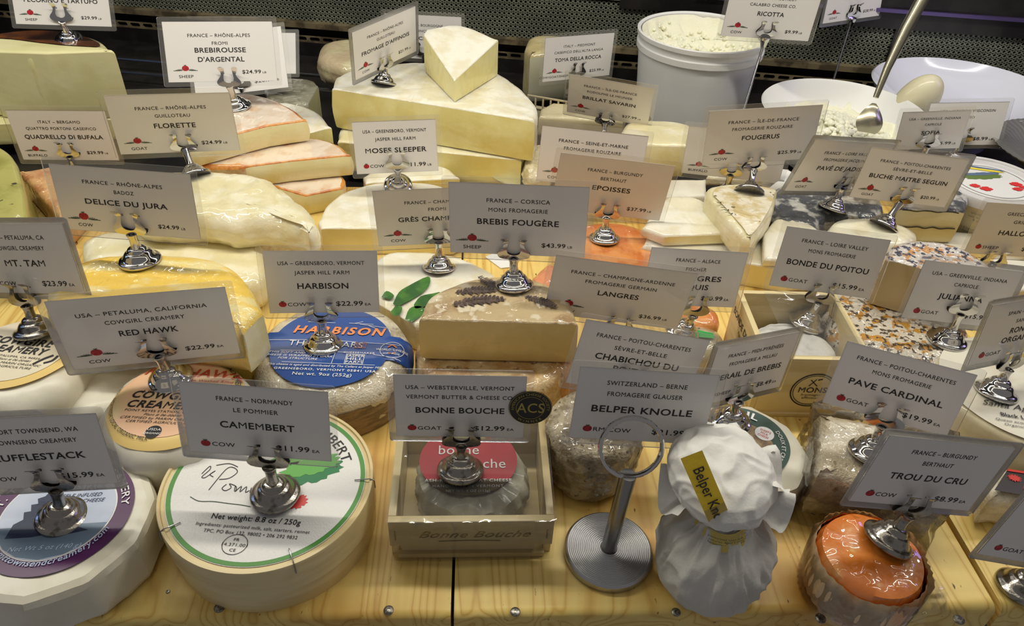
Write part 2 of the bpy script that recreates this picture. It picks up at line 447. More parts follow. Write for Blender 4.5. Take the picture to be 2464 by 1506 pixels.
BF, BBK, BT = .2215, .705, .022       # board front edge, back edge, thickness
board = thing('display_board', (0, .45, -BT), 'pale pine display board of wide planks under the cheeses', 'board')
board['kind'] = 'thing'
sx = [P(1088, 1480)[0], P(2425, 1480)[0]]
xs = [-.62, -.31, sx[0], sx[1], .62]
for i in range(4):
    a, b_ = xs[i] + .0009, xs[i + 1] - .0009
    if i == 2: b_ -= .0022
    # top outline with a rounded front edge: profile extruded along x
    prof = [(BBK, -BT), (BBK, 0)] + [(BF + .005 - .005 * math.sin(t), -.005 + .005 * math.cos(t)) for t in np.linspace(0, math.pi / 2, 6)] + [(BF, -BT)]
    segs = 14; v = []; f = []
    m = len(prof)
    ys = []
    for k in range(segs + 1):
        x = a + (b_ - a) * k / segs
        e = .0012 if k in (0, segs) else 0
        for (y, z) in prof:
            wob = .0006 * noise.noise(Vector((x * 60, 0, i))) if y < BF + .006 else 0
            v.append((x, y + wob, z - (e if z > -.004 else 0)))
    for k in range(segs):
        for j in range(m):
            j2 = (j + 1) % m
            f.append((k * m + j, k * m + j2, (k + 1) * m + j2, (k + 1) * m + j))
    f.append(tuple(reversed(range(m)))); f.append(tuple(range(segs * m, (segs + 1) * m)))
    v, f = v, [tuple(reversed(q)) for q in f]
    obj('plank', v, f, WOOD, board, angle=50)
for (px, py, rr) in [(935, 1467, 12), (1240, 1471, 12), (528, 1461, 13), (1627, 1472, 11), (1975, 1487, 13), (2308, 1490, 13), (404, 1423, 5), (160, 1478, 9)]:
    p = P(px, py, .0004); r = rr * depth(p) / FOC
    v, f = lathe([(r * 1.0, 0), (r, .0004), (r * .8, .0008), (r * .3, .0009), (r * .25, .0005)], 20, c=(p[0], p[1], -.0001))
    obj('nail', v, f, NAIL, board)
# dark rail under board front, extended as a black plate to darken plank gaps
v, f = bevbox((-.9, BF + .004, -.09), (.9, BBK, -BT - .0005), .002)
o = obj('trim_1', v, f, BLACK); o['kind'] = 'structure'
# dark deck behind the board
v, f = bevbox((-1.3, BBK + .001, -.05), (1.5, 1.4, -.014), .002)
o = obj('floor', v, f, BLACK); o['kind'] = 'structure'
WB, WA = -.17, 1.10                    # back wall line y = WA + WB x
def wall(x, off=0.0):
    return WA + WB * x - off
def WT(p):   # local (x along the wall, -y out of the wall, z) -> world
    L_ = math.hypot(1, WB); ux, uy = 1 / L_, WB / L_
    return (p[0] * ux - p[1] * uy * -1 * -1, WA + p[0] * uy + p[1] * ux, p[2])
def perf(x0, x1, z0, z1, px, pz, r, T_, y=0.0, th=.002, stag=True, nn=8, slot=None):
    """sheet with real holes: cell by cell, hole walls included"""
    V = []; F = []
    nz = int((z1 - z0) / pz); nx = int((x1 - x0) / px)
    for k in range(nz):
        sh = px / 2 if (k % 2 and stag) else 0
        for i in range(nx):
            cx, cz = x0 + (i + .5) * px + sh, z0 + (k + .5) * pz
            n0 = len(V)
            for a in range(nn):
                an = 2 * math.pi * (a + .5) / nn; c, s = math.cos(an), math.sin(an)
                q = max(abs(c), abs(s))
                V.append(T_((cx + c / q * px / 2, y, cz + s / q * pz / 2)))
                if slot: V.append(T_((cx + (slot[0] if c > 0 else -slot[0]) + c * slot[1], y, cz + s * slot[1]))); V.append(T_((cx + (slot[0] if c > 0 else -slot[0]) + c * slot[1], y + th, cz + s * slot[1])))
                else: V.append(T_((cx + c * r, y, cz + s * r))); V.append(T_((cx + c * r, y + th, cz + s * r)))
            for a in range(nn):
                b = (a + 1) % nn
                F.append((n0 + a * 3, n0 + b * 3, n0 + b * 3 + 1, n0 + a * 3 + 1)); F.append((n0 + a * 3 + 1, n0 + b * 3 + 1, n0 + b * 3 + 2, n0 + a * 3 + 2))
    return V, F
wallo = thing('wall_back', (0, WA, .03), 'dark perforated steel wall at the back of the display case', 'wall'); wallo['kind'] = 'structure'
del wallo['category']
v, f = perf(-.95, .26, .034, .096, .0066, .0058, .0019, WT); obj('perforated_panel', v, f, OLIVE, wallo, smooth=False)['kind'] = 'stuff'
v, f = perf(.262, 1.15, .034, .096, .0066, .0058, .0019, WT); obj('perforated_panel', v, f, OLIVE, wallo, smooth=False)['kind'] = 'stuff'
m = MB().box((-1.1, .012, -.02), (1.3, .02, .5), WT); obj('backing_sheet', m.v, m.f, BLACK, wallo, smooth=False)
for x in (.262, .575, .89):
    m = MB().box((x - .005, -.003, .034), (x + .003, .004, .100), WT); obj('seam_strip', m.v, m.f, BLACK, wallo, smooth=False)
m = MB().box((-1.1, -.004, .0955), (1.3, .006, .108), WT); obj('rail', m.v, m.f, OLIVE, wallo, smooth=False)
m = MB().box((-1.1, -.008, .110), (1.3, .006, .30), WT); obj('overhang', m.v, m.f, BLACK, wallo, smooth=False)
m = MB().box((.20, -.006, .086), (1.3, .0, .110), WT); obj('cover_panel', m.v, m.f, BLACK, wallo, smooth=False)
PURPLE = M('violet_glow_paint', srgb(120, 104, 160), rough=.25, metal=.8)  # violet light line of the shelf, put into the strip's colour
m = MB().box((.30, -.012, .1080), (1.3, -.007, .1125), WT); obj('glow_line', m.v, m.f, PURPLE, wallo, smooth=False)
# slotted vent strip below the panel
v, f = perf(-.95, 1.15, .006, .026, .020, .010, .003, WT, y=-.012, slot=(.005, .0028), nn=12)
obj('slotted_strip', v, f, BROWNSTEEL, wallo, smooth=False)['kind'] = 'stuff'
m = MB().box((-1.1, -.0125, .0265), (1.3, .0, .034), WT); obj('ledge', m.v, m.f, BROWNSTEEL, wallo, smooth=False)
m = MB().box((-1.1, -.0125, -.015), (1.3, .0, .006), WT); obj('kick_plate', m.v, m.f, BLACK, wallo, smooth=False)
for yo, zz in ((-.13, .004), (-.17, .002)):
    v, f = tube([WT((-1.0, yo, zz)), WT((1.2, yo, zz))], .0022, 8); obj('rail', v, f, STEEL, wallo)
# side walls, and unseen black roof added for dark reflections in the chrome
v, f = bevbox((-.95, .27, .755), (1.14, 1.4, .80), .003); o = obj('added_roof', v, f, BLACK); o['kind'] = 'structure'
for yy_ in (.33, .60):  # the front housing belongs to the added fill
    v, f = bevbox((-.93, yy_ - .03, .735), (1.12, yy_ + .03, .7545), .003); t_ = tag(obj('light_housing', v, f, OLIVE), 'long dark strip light housing under the case roof, ' + ('nearer the customer, over the added fill' if yy_ < .5 else 'nearer the back wall'), 'light housing', 'strip light housings')
for nm, x in (('wall_left', -.95), ('wall_right', 1.12)):
    v, f = bevbox((x, .22, -.09), (x + .02, 1.4, .75), .002); o = obj(nm, v, f, BLACK); o['kind'] = 'structure'

# ------------------------------------------------------------------ card stands
SL = .0235
S = dict(truffle=(152,1245,.034,135,1178),camembert=(663,1190,.041,648,1122),bouche=(1108,1132,.036,1110,1072),
trou=(2134,1300,.040,2185,1238),corner=(2455,1415,.0,2500,1352),redhawk=(412,912,.052,382,856),
tam=(88,798,.055,65,735),harbison=(779,832,.037,774,772),fern=(1237,687,.073,1236,622),
langres=(1490,850,.03,1485,800),perail=(1755,1015,.032,1775,966),pave=(2095,1090,.045,2122,1025),
ronda=(2394,945,.045,2425,888),bonde=(1940,777,.034,1970,728),julianna=(2277,820,.045,2310,755),
munster=(1640,800,.03,1668,758),epoisses=(1454,575,.02,1459,524),brillat=(1452,345,.02,1455,298),
affinois=(923,202,.08,927,166),brebirousse=(572,258,.07,553,208),florette=(470,425,.062,445,361),
delice=(338,628,.088,318,563),moses=(958,448,.030,957,405),gres=(1057,645,.027,1056,584),
pecorino=(167,96,.10,150,51),fougerus=(1802,465,.055,1813,410),jadis=(2003,503,.035,2025,455),
buche=(2125,545,.04,2166,488),halloumi=(2375,670,.02,2385,640))
CARDS = dict(
truffle=[-0.2313, 0.2711, 0.0802, 0.0253, -0.1842, -0.0378, 0.0765, 0.0458],
camembert=[-0.1154, 0.2805, 0.0929, -0.0642, -0.1736, 0.0336, 0.0774, 0.0458],
bouche=[-0.008, 0.3015, 0.0831, -0.0132, -0.0751, 0.0098, 0.074, 0.0458],
belper=[0.0926, 0.2877, 0.0971, -0.0129, -0.1626, 0.063, 0.0761, 0.0472],
trou=[0.2405, 0.2479, 0.0867, 0.0656, -0.0963, 0.1906, 0.075, 0.0464],
corner=[0.3274, 0.2412, 0.0431, 0.0563, -0.1357, 0.29, 0.0765, 0.0481],
redhawk=[-0.1963, 0.3547, 0.0956, 0.1864, 0.0474, 0.0211, 0.0971, 0.0542],
tam=[-0.2915, 0.4117, 0.1064, -0.2445, -0.2134, -0.1501, 0.0765, 0.0479],
harbison=[-0.1036, 0.4169, 0.0859, 0.0668, -0.1716, 0.0271, 0.0748, 0.0468],
fern=[0.0293, 0.4414, 0.1216, -0.1002, -0.1113, -0.025, 0.0946, 0.0527],
langres=[0.1001, 0.4137, 0.0804, -0.0504, 0.0131, 0.1131, 0.0979, 0.0502],
chabichou=[0.0973, 0.3303, 0.092, 0.0075, -0.122, 0.1939, 0.0765, 0.046],
perail=[0.1736, 0.3423, 0.0758, 0.4609, -0.0939, 0.1778, 0.0719, 0.0427],
pave=[0.2491, 0.3096, 0.0894, -0.3122, -0.2547, 0.0746, 0.0724, 0.0426],
ronda=[0.3534, 0.3609, 0.0941, 0.3274, -0.1423, 0.0776, 0.0762, 0.0444],
bonde=[0.2609, 0.4471, 0.0848, -0.1005, -0.1966, 0.0745, 0.0761, 0.0476],
julianna=[0.3446, 0.4117, 0.0829, 0.0366, -0.2009, 0.1327, 0.0761, 0.0447],
munster=[0.1594, 0.4375, 0.077, 0.1582, -0.2216, 0.1378, 0.0758, 0.044],
epoisses=[0.12, 0.582, 0.0709, -0.021, 0.0077, 0.0996, 0.1007, 0.0556],
seine=[0.1098, 0.6447, 0.0671, -0.1005, -0.1302, 0.0456, 0.0995, 0.0545],
brillat=[0.1454, 0.7804, 0.0692, -0.3101, 0.2955, 0.042, 0.092, 0.0513],
toma=[0.1268, 0.921, 0.0665, 0.4295, -0.0516, 0.0485, 0.0986, 0.0529],
affinois=[-0.0946, 0.7955, 0.1215, 0.9521, 0.0614, -0.0369, 0.0982, 0.0495],
bourgogne=[-0.0671, 0.9704, 0.0701, -0.1779, -0.0951, -0.0278, 0.0989, 0.0537],
brebirousse=[-0.2543, 0.7556, 0.1219, 0.1538, -0.4841, 0.0199, 0.1038, 0.0571],
grayone=[-0.2695, 0.8533, 0.076, -0.0318, -0.6547, -0.1473, 0.105, 0.0695],
backone=[-0.2894, 0.9594, 0.0485, -0.0779, -0.595, -0.0455, 0.1227, 0.0505],
florette=[-0.2622, 0.6235, 0.1049, 0.1467, -0.0103, 0.0113, 0.1009, 0.0537],
quadrello=[-0.4216, 0.7292, 0.0415, -0.023, -0.0647, -0.0192, 0.099, 0.0531],
delice=[-0.2317, 0.4439, 0.1308, -0.131, -0.1637, -0.0044, 0.0952, 0.0457],
moses=[-0.074, 0.6438, 0.0765, 0.0637, -0.2392, -0.0276, 0.0762, 0.0482],
gres=[-0.0305, 0.5248, 0.0737, 0.0688, 0.0643, -0.0252, 0.0992, 0.0537],
pecorino=[-0.4408, 0.8455, 0.1421, 0.0179, -0.3622, 0.0115, 0.0988, 0.0517],
fougerus=[0.2578, 0.6218, 0.1043, -0.0044, 0.0538, -0.0846, 0.1, 0.0539],
ricotta=[0.3216, 0.833, 0.1507, -0.0409, 0.0222, 0.0242, 0.0989, 0.0559],
goatback=[0.4851, 0.9838, 0.1288, 0.4102, -0.0846, -0.0047, 0.0989, 0.0536],
jadis=[0.3342, 0.61, 0.0799, 0.3004, 0.1524, 0.1823, 0.0989, 0.0543],
buche=[0.3865, 0.5847, 0.0832, 0.0896, -0.0676, 0.1429, 0.0992, 0.0475],
sofia=[0.4593, 0.6906, 0.0815, -0.1609, 0.0921, -0.1326, 0.0627, 0.0427],
wisconsin=[0.5252, 0.7394, 0.0676, -0.1802, -0.1003, -0.1105, 0.0775, 0.0467],
buffalo=[0.2622, 0.6853, 0.0535, -0.254, 0.0485, -0.0236, 0.099, 0.0534],
halloumi=[0.4586, 0.5206, 0.0691, -0.0632, -0.0577, 0.0191, 0.0774, 0.0483],
)
def rot3(yaw, pit, rol):
    return (Matrix.Rotation(yaw, 3, 'Z') @ Matrix.Rotation(pit, 3, 'X') @ Matrix.Rotation(rol, 3, 'Y'))
fv, ff = lathe([(.0138, 0), (.0141, .0008), (.0138, .0020), (.0128, .0027), (.0118, .0031), (.0112, .0034), (.0104, .0045), (.0094, .0062), (.0085, .0074), (.0074, .0079), (.0068, .0082),
                (.0066, .0092), (.0058, .0104), (.0046, .0111), (.0038, .0113)], 40)
FOOT = mesh('foot', fv, ff, angle=60)
sv, sf = lathe([(.0036, .0110), (.0033, .0125), (.0030, .0150), (.0030, .0190), (.0033, .0215), (.0040, .0240), (.0040, .0243), (.0030, .0243), (.0027, .0225)], 20)
STEM = mesh('stem', sv, sf, angle=50)
_oh = [(0, -.03), (.14, -.02), (.30, .0), (.41, .05), (.47, .13), (.49, .23), (.455, .33), (.39, .43), (.33, .54), (.30, .65), (.31, .76), (.36, .86), (.40, .93), (.38, .99), (.33, 1.03)]
_ih = [(0, .19), (.06, .195), (.12, .22), (.17, .27), (.20, .34), (.21, .42), (.205, .50), (.195, .58), (.185, .66), (.175, .74), (.165, .82), (.155, .89), (.155, .95), (.19, 1.0), (.25, 1.03)]
def harp_mesh():
    w = .0235; v = []; f = []
    def yy(z, s): return (-.05 * math.sin(min(z, .9) * 3.3) - max(0, z - .80) * .9) * s * w
    for (s, off) in ((1, -.0009), (-.35, .0009)):
        n0 = len(v)
        for sg in (1, -1):
            for th in (0, 1):
                for (x, z) in _oh: v.append((sg * x * w, yy(z, s) + off + (th - .5) * .0005, z * w * .74))
                for (x, z) in _ih: v.append((sg * x * w, yy(z, s) + off + (th - .5) * .0005, z * w * .74))
        n = len(_oh)
        for g in range(2):
            b = n0 + g * 4 * n
            for i in range(n - 1):
                q = (b + i, b + i + 1, b + n + i + 1, b + n + i); q2 = tuple(x + 2 * n for x in q)
                e1 = (b + i, b + 2 * n + i, b + 2 * n + i + 1, b + i + 1); e2 = (b + n + i, b + n + i + 1, b + 3 * n + i + 1, b + 3 * n + i)
                fs = [q, tuple(reversed(q2)), e1, e2]
                if g: fs = [tuple(reversed(t)) for t in fs]
                f += fs
            i = n - 1; q = (b + i, b + 2 * n + i, b + 3 * n + i, b + n + i); f.append(q)
    return mesh('clip', v, f, angle=50)
HARP = harp_mesh()
for me in (FOOT, STEM, HARP): me.materials.append(CHROME)
FOOTD = FOOT.copy(); FOOTD.materials[0] = CHROMED; STEMD = STEM.copy(); STEMD.materials[0] = CHROMED; HARPD = HARP.copy(); HARPD.materials[0] = CHROMED
def card_frame(k):
    x, y, z, yaw, pit, rol, w, h = CARDS[k]
    return np.array([x, y, z]), np.array(rot3(yaw, pit, rol)), w, h
def place_stand(key, label, worn=False, lift=0.0):
    c, Rm, w, h = card_frame(key)
    nrm = Rm @ np.array([0, -1., 0])           # front of the card
    pl = c + nrm * .0012
    if key in S:
        bx, by, z, cx, cy = S[key]; B = P(bx, by, z)
        r = ray(cx, cy); t = ((pl - C0) @ nrm) / (r @ nrm); H = C0 + r * t
        if abs(np.linalg.norm(H - B) - SL) > .010:
            oc = C0 - B; a = r @ r; b = 2 * oc @ r; q = oc @ oc - SL * SL; di = max(b * b - 4 * a * q, 0)
            H = max([C0 + r * ((-b - s * di ** .5) / (2 * a)) for s in (1, -1)], key=lambda g: g[2])
    else:
        H = c + Rm @ np.array([0, 0, -h * .42]) + nrm * .0012; B = H - np.array([0, 0, SL + lift])
    t = thing('card_stand', B, label, 'card stand', 'chrome clip stands for the price cards')
    u = Vector(H - B); L_ = u.length; q = u.normalized()
    Rs = Vector((0, 0, 1)).rotation_difference(q).to_matrix().to_4x4()
    sclz = (L_ - .011) / (.0243 - .011)
    half = Matrix.Identity(3).lerp(Rs.to_3x3(), .5).to_4x4() if q.z < .96 else Rs
    o = link('foot', FOOTD if worn else FOOT, t); o.matrix_local = Rs
    o = link('stem', STEMD if worn else STEM, t)
    o.matrix_local = Rs @ Matrix.Translation((0, 0, .011)) @ Matrix.Diagonal((1, 1, max(sclz, .5), 1)) @ Matrix.Translation((0, 0, -.011))
    Rc = Matrix(Rm.tolist()).to_4x4()
    o = link('clip', HARPD if worn else HARP, t); o.matrix_local = Matrix.Translation(Vector(H - B)) @ Rc
    return B, H

# ------------------------------------------------------------------ price cards
def build_card(key, label, top, title, animal, price, unit, big, tsize=None):
    c, Rm, w, h = card_frame(key)
    t = thing('price_card', c - np.array([0, 0, h / 2]), label, 'price card', 'laminated price cards above the cheeses')
    def W_(x, y, d=0.0): return c + Rm @ np.array([x, -d, y])
    def cf(x, y): return W_(x, y, .00035)
    # paper with slightly bowed surface
    nx, ny = 8, 4; v = []; f = []
    for s in (.00025, -.00025):
        for j in range(ny + 1):
            for i in range(nx + 1): v.append(W_((i / nx - .5) * w, (j / ny - .5) * h, s))
    m = (nx + 1) * (ny + 1)
    for j in range(ny):
        for i in range(nx):
            a = j * (nx + 1) + i; f.append((a, a + 1, a + nx + 2, a + nx + 1)); f.append((m + a, m + a + nx + 1, m + a + nx + 2, m + a + 1))
    rim = list(range(nx + 1)) + [j * (nx + 1) + nx for j in range(1, ny + 1)] + [ny * (nx + 1) + i for i in range(nx - 1, -1, -1)] + [j * (nx + 1) for j in range(ny - 1, 0, -1)]
    for a, b in zip(rim, rim[1:] + rim[:1]): f.append((b, a, m + a, m + b))
    obj('paper', v, f, PAPER, t, smooth=False)
    # clear laminated margin round the paper
    bw = .0040 if not big else .0045
    out = []; inn = []; n = 0
    rc = .002
    for (sx_, sy_, a0) in ((1, 1, 0), (-1, 1, 90), (-1, -1, 180), (1, -1, 270)):
        for k in range(4):
            a = math.radians(a0 + k * 30); out.append((sx_ * (w / 2 + bw - rc) + rc * math.cos(a), sy_ * (h / 2 + bw - rc) + rc * math.sin(a))); inn.append((sx_ * w / 2, sy_ * h / 2))
    n = len(out); v = []; f = []
    for s in (.0004, -.0004):
        v += [W_(p[0], p[1], s) for p in out] + [W_(p[0] * .999, p[1] * .999, s) for p in inn]
    for i in range(n):
        j = (i + 1) % n
        f.append((i, j, n + j, n + i)); f.append((2 * n + j, 2 * n + i, 3 * n + i, 3 * n + j)); f.append((j, i, 2 * n + i, 2 * n + j))
    obj('laminate_border', v, f, LAMI, t, smooth=False)
    it = []
    k = h / .0455 if not big else h / .0545
    if big: c1, y1, y2, ct, yt, cb, yb = .0030 * k, .225 * h, .115 * h, .0043 * k, -.065 * h, .0033 * k, -.40 * h
    else: c1, y1, y2, ct, yt, cb, yb = .0027 * k, .26 * h, .13 * h, .0041 * k, -.10 * h, .0034 * k, -.385 * h
    y1 += .02 * h
    for s, y in zip(top, (y1, y2)):
        if s:
            v_, f_ = T(s, c1, 0, y, stretch=1.12, bold=.012, sp=1.10)
            v_ = v_ * [min(.86, len(s) * (.0285 if big else .0305)) * w / np.ptp(v_[:, 0]), 1]
            it.append((v_, f_))
    ts = [title] if isinstance(title, str) else title
    for i, s in enumerate(ts):
        if s:
            yy = yt + (.0 if len(ts) == 1 else (.055 * h - i * .155 * h))
            v_, f_ = T(s, ct, 0, yy, stretch=1.28, bold=.034, sp=1.06)
            v_ = v_ * [min(.80, len(s) * (.0425 if big else .0570)) * w / np.ptp(v_[:, 0]), 1]
            it.append((v_, f_))
    if price:
        it.append(T(price, cb, .355 * w if big else .35 * w, yb + (.03 * h if big else 0), stretch=1.3, bold=.024, align="R"))
        it.append(T(unit, cb * .55, .37 * w, yb + (.03 * h if big else 0), stretch=1.3, bold=.008, align='L'))
    ex = -.335 * w if big else -.375 * w
    ey = -.27 * h if big else yb + cb * .42
    if animal:
        if big: it.append(T(animal, cb * .80, ex, yb - .03 * h, stretch=1.25, bold=.012))
        else: it.append(T(animal, cb * .78, ex + .045 * w, yb, stretch=1.25, bold=.006, align='L'))
    if it:
        v, f = flat(it, cf); obj('lettering', v, f, INK, t, smooth=False)
    if animal:
        r = .0029 if big else .0023
        v, f = disc(lambda a: r * (1 + .13 * math.cos(2 * a) - .10 * math.exp(-((a - math.pi / 2) / .35) ** 2)), 2, 20, cf, ex, ey)
        obj('tomato_emblem', v, f, RED, t, smooth=False)
        st = []
        for an in ((-2, 0, 2) if True else ()):
            st.append(stroke([(ex, ey + r * .75), (ex + an * .0005, ey + r * 1.1)], .0005))
        if big:
            for sg in (1, -1):
                for q, (ang, ln, r0) in enumerate(((68, .0016, .0032), (50, .0020, .0034), (34, .0026, .0036), (20, .0032, .0038), (8, .0042, .0036), (0, .0056, .0034))):
                    a = math.radians(ang); bx, by = ex + sg * (.0030 + q * .00055), ey - .0022
                    st.append(stroke([(bx, by), (bx + sg * ln * math.cos(a), by + ln * math.sin(a))], .00042))
        v, f = flat(st, lambda x, y: W_(x, y, .00042)); obj('leaf_emblem', v, f, LEAFG, t, smooth=False)
    return t
_w = 'white laminated card priced '
CD = [
('truffle', _w+'15.99 above the purple ringed round cheese', ('USA – PORT TOWNSEND, WA', 'MT. TOWNSEND CREAMERY'), 'TRUFFLESTACK', 'COW', '$15.99', 'EA', 0),
('camembert', _w+'11.99 above the round wooden cheese box', ('FRANCE – NORMANDY', 'LE POMMIER'), 'CAMEMBERT', 'COW', '$11.99', 'EA', 0),
('bouche', _w+'12.99 with a black and gold round award seal', ('USA – WEBSTERVILLE, VERMONT', 'VERMONT BUTTER & CHEESE CO.'), 'BONNE BOUCHE', 'GOAT', '$12.99', 'EA', 0),
('belper', _w+'21.99 held by the steel ring stand', ('SWITZERLAND – BERNE', 'FROMAGERIE GLAUSER'), 'BELPER KNOLLE', 'RM/COW', '$21.99', 'EA', 0),
('trou', _w+'8.49 less'.replace('8.49 less', '8.99 above the small orange cheese in film'), ('FRANCE – BURGUNDY', 'BERTHAUT'), 'TROU DU CRU', 'COW', '$8.99', 'EA', 0),
('corner', 'dark cut-off card reading goat in the lower right corner', ('', ''), '', 'GOAT', '', '', 0),
('redhawk', _w+'22.99 with leaf emblem, above the yellow and pink label', ('USA – PETALUMA, CALIFORNIA', 'COWGIRL CREAMERY'), 'RED HAWK', 'COW', '$22.99', 'EA', 1),
('tam', _w+'23.99 cut by the left edge of the picture', ('USA – PETALUMA, CA', 'COWGIRL CREAMERY'), 'MT. TAM', 'COW', '$23.99', 'EA', 0),
('harbison', _w+'22.99 above the blue labelled round cheese', ('USA – GREENSBORO, VERMONT', 'JASPER HILL FARM'), 'HARBISON', 'COW', '$22.99', 'EA', 0),
('fern', _w+'43.99 above the fern topped cheese', ('FRANCE – CORSICA', 'MONS FROMAGERIE'), 'BREBIS FOUGÈRE', 'SHEEP', '$43.99', 'LB', 1),
('langres', _w+'36.99 overlapping the two cards around it', ('FRANCE – CHAMPAGNE-ARDENNE', 'FROMAGERIE GERMAIN'), 'LANGRES', 'COW', '$36.99', 'LB', 1),
('chabichou', 'white laminated card half hidden behind the 21.99 card', ('FRANCE – POITOU-CHARENTES', 'SÈVRE-ET-BELLE'), ['CHABICHOU DU', 'POITOU'], 'GOAT', '', '', 0),
('perail', _w+'8.49 and turned aslant above the green labelled white cheese', ('FRANCE – MIDI-PYRÉNÉES', 'FROMAGERIE A MILLAU'), 'PERAIL DE BREBIS', 'SHEEP', '$8.49', 'EA', 0),
('pave', _w+'19.99 above the white square cheese', ('FRANCE – POITOU-CHARENTES', 'MONS FROMAGERIE'), 'PAVE CARDINAL', 'GOAT', '$19.99', 'EA', 0),
('ronda', 'tilted card about Spanish goat cheese at the right edge', ('SPAIN – CATALONIA', 'SANT GIL'), ['RONDA', 'ORGANIC'], 'GOAT', '', '', 0),
('bonde', _w+'15.99 with a handwritten look above the open wooden crate', ('FRANCE – LOIRE VALLEY', 'MONS FROMAGERIE'), 'BONDE DU POITOU', 'GOAT', '$15.99', 'EA', 0),
('julianna', _w+'15.99 above the flower crusted cheese', ('USA – GREENVILLE, INDIANA', 'CAPRIOLE'), 'JULIANNA', 'GOAT', '$15.99', '', 0),
('munster', _w+'10.99 behind the 36.99 card', ('FRANCE – ALSACE', 'FISCHER'), ['PETIT GRES', 'EXQUIS'], '', '$10.99', 'EA', 0),
('epoisses', _w+'37.99 above the flat orange cheese', ('FRANCE – BURGUNDY', 'BERTHAUT'), 'EPOISSES', 'COW', '$37.99', 'LB', 1),
('seine', 'white card for Seine-et-Marne cheese behind the 37.99 card', ('FRANCE – SEINE-ET-MARNE', 'FROMAGERIE ROUZAIRE'), '', 'COW', '', '', 1),
('brillat', _w+'27.99 in front of the white ricotta tub', ('FRANCE – ÎLE-DE-FRANCE', 'RODOLPHE LE MEUNIER'), 'BRILLAT SAVARIN', 'COW', '$27.99', 'LB', 1),
('toma', _w+'25.99 for mixed milk Piedmont cheese near the ricotta tub', ('ITALY – PIEDMONT', "CASEIFICO DELL'ALTA LANGA"), 'TOMA DELLA ROCCA', 'COW/GOAT/SHEEP', '$25.99', 'LB', 1),
('affinois', _w+'21.99 turned sideways on the big white half wheel', ('FRANCE – RHÔNE-ALPES', 'GUILLOTEAU'), "FROMAGE D'AFFINOIS", 'COW', '$21.99', 'LB', 1),
('bourgogne', 'white Burgundy card partly behind the pale wedge', ('FRANCE – BOURGOGNE', 'LINCET'), 'DELICE DE B', '', '', '', 1),
('brebirousse', _w+'24.99 for sheep cheese near the perforated wall', ('FRANCE – RHÔNE-ALPES', 'FROMI'), ['BREBIROUSSE', "D'ARGENTAL"], 'SHEEP', '$24.99', 'LB', 1),
('grayone', _w+'20.99 tucked behind the sheep cheese card', ('', ''), '', '', '$20.99', 'LB', 1),
('backone', 'plain white card handwritten 99 against the dark back rail', ('', ''), '', '', '99', 'LB', 1),
('florette', _w+'24.99 for goat cheese from Rhône-Alpes', ('FRANCE – RHÔNE-ALPES', 'GUILLOTEAU'), 'FLORETTE', 'GOAT', '$24.99', 'LB', 1),
('quadrello', _w+'29.99 for buffalo milk cheese from Bergamo', ('ITALY – BERGAMO', 'QUATTRO PORTONI CASEIFICO'), 'QUADRELLO DI BUFALA', 'BUFFALO', '$29.99', 'LB', 1),
('delice', _w+'24.99 for cow cheese above the yellow cheese', ('FRANCE – RHÔNE-ALPES', 'BADOZ'), 'DELICE DU JURA', 'COW', '$24.99', 'LB', 1),
('moses', _w+'11.99 under the big white half wheel', ('USA – GREENSBORO, VERMONT', 'JASPER HILL FARM'), 'MOSES SLEEPER', 'COW', '$11.99', 'LB', 0),
('gres', 'white card about Champagne cheese, right half covered by the 43.99 card', ('FRANCE – CHAMPAGNE', 'FROMI'), 'GRÈS CHAMPENOIS', 'COW', '', '', 1),
('pecorino', _w+'29.99 for sheep cheese on the brown topped block', ('ITALY – UMBRIA', ''), 'PECORINO E TARTUFO', 'SHEEP', '$29.99', 'LB', 1),
('fougerus', _w+'25.99 above the creamy wedge with cracked white rind', ('FRANCE – ÎLE-DE-FRANCE', 'FROMAGERIE ROUZAIRE'), 'FOUGERUS', 'COW', '$25.99', 'LB', 1),
('ricotta', _w+'9.99 on a thin rod at the ricotta tub', ('USA – CONNECTICUT', 'CALABRO CHEESE CO.'), 'RICOTTA', 'COW', '$9.99', 'LB', 1),
('goatback', 'small high card for goat cheese on the rearmost thin rod', ('', ''), '', 'GOAT', '$28.99', 'LB', 1),
('jadis', 'white goat cheese card above the ash grey cheese', ('FRANCE – LOIRE VALLEY', 'FROMAGERIE JACQUIN'), 'PAVÉ DE JADIS', 'GOAT', '', '', 1),
('buche', _w+'20.99 above the sliced log with a black line', ('FRANCE – POITOU-CHARENTES', 'SÈVRE-ET-BELLE'), 'BUCHE MAITRE SEGUIN', 'GOAT', '$20.99', 'LB', 1),
('sofia', _w+'45.99 from Indiana in front of the white bowls', ('USA – GREENVILLE, INDIANA', 'CAPRIOLE'), 'SOFIA', '', '$45.99', 'LB', 0),
('wisconsin', _w+'8.99 from Wisconsin below the big oval dish', ('USA – MONROE, WISCONSIN', 'CREPOSO'), '', '', '$8.99', 'LB', 0),
('buffalo', 'white card reading buffalo, mostly behind the 25.99 card', ('', ''), '', 'BUFFALO', '', '', 1),
('halloumi', _w+'10.99 for Greek grilling cheese at the right edge', ('GREECE – CYPRUS', 'GRILLIES'), 'HALLOUMI', 'SHEEP', '$10.99', 'EA', 0),
]
for a in CD: build_card(*a)
_s = 'chrome card stand '
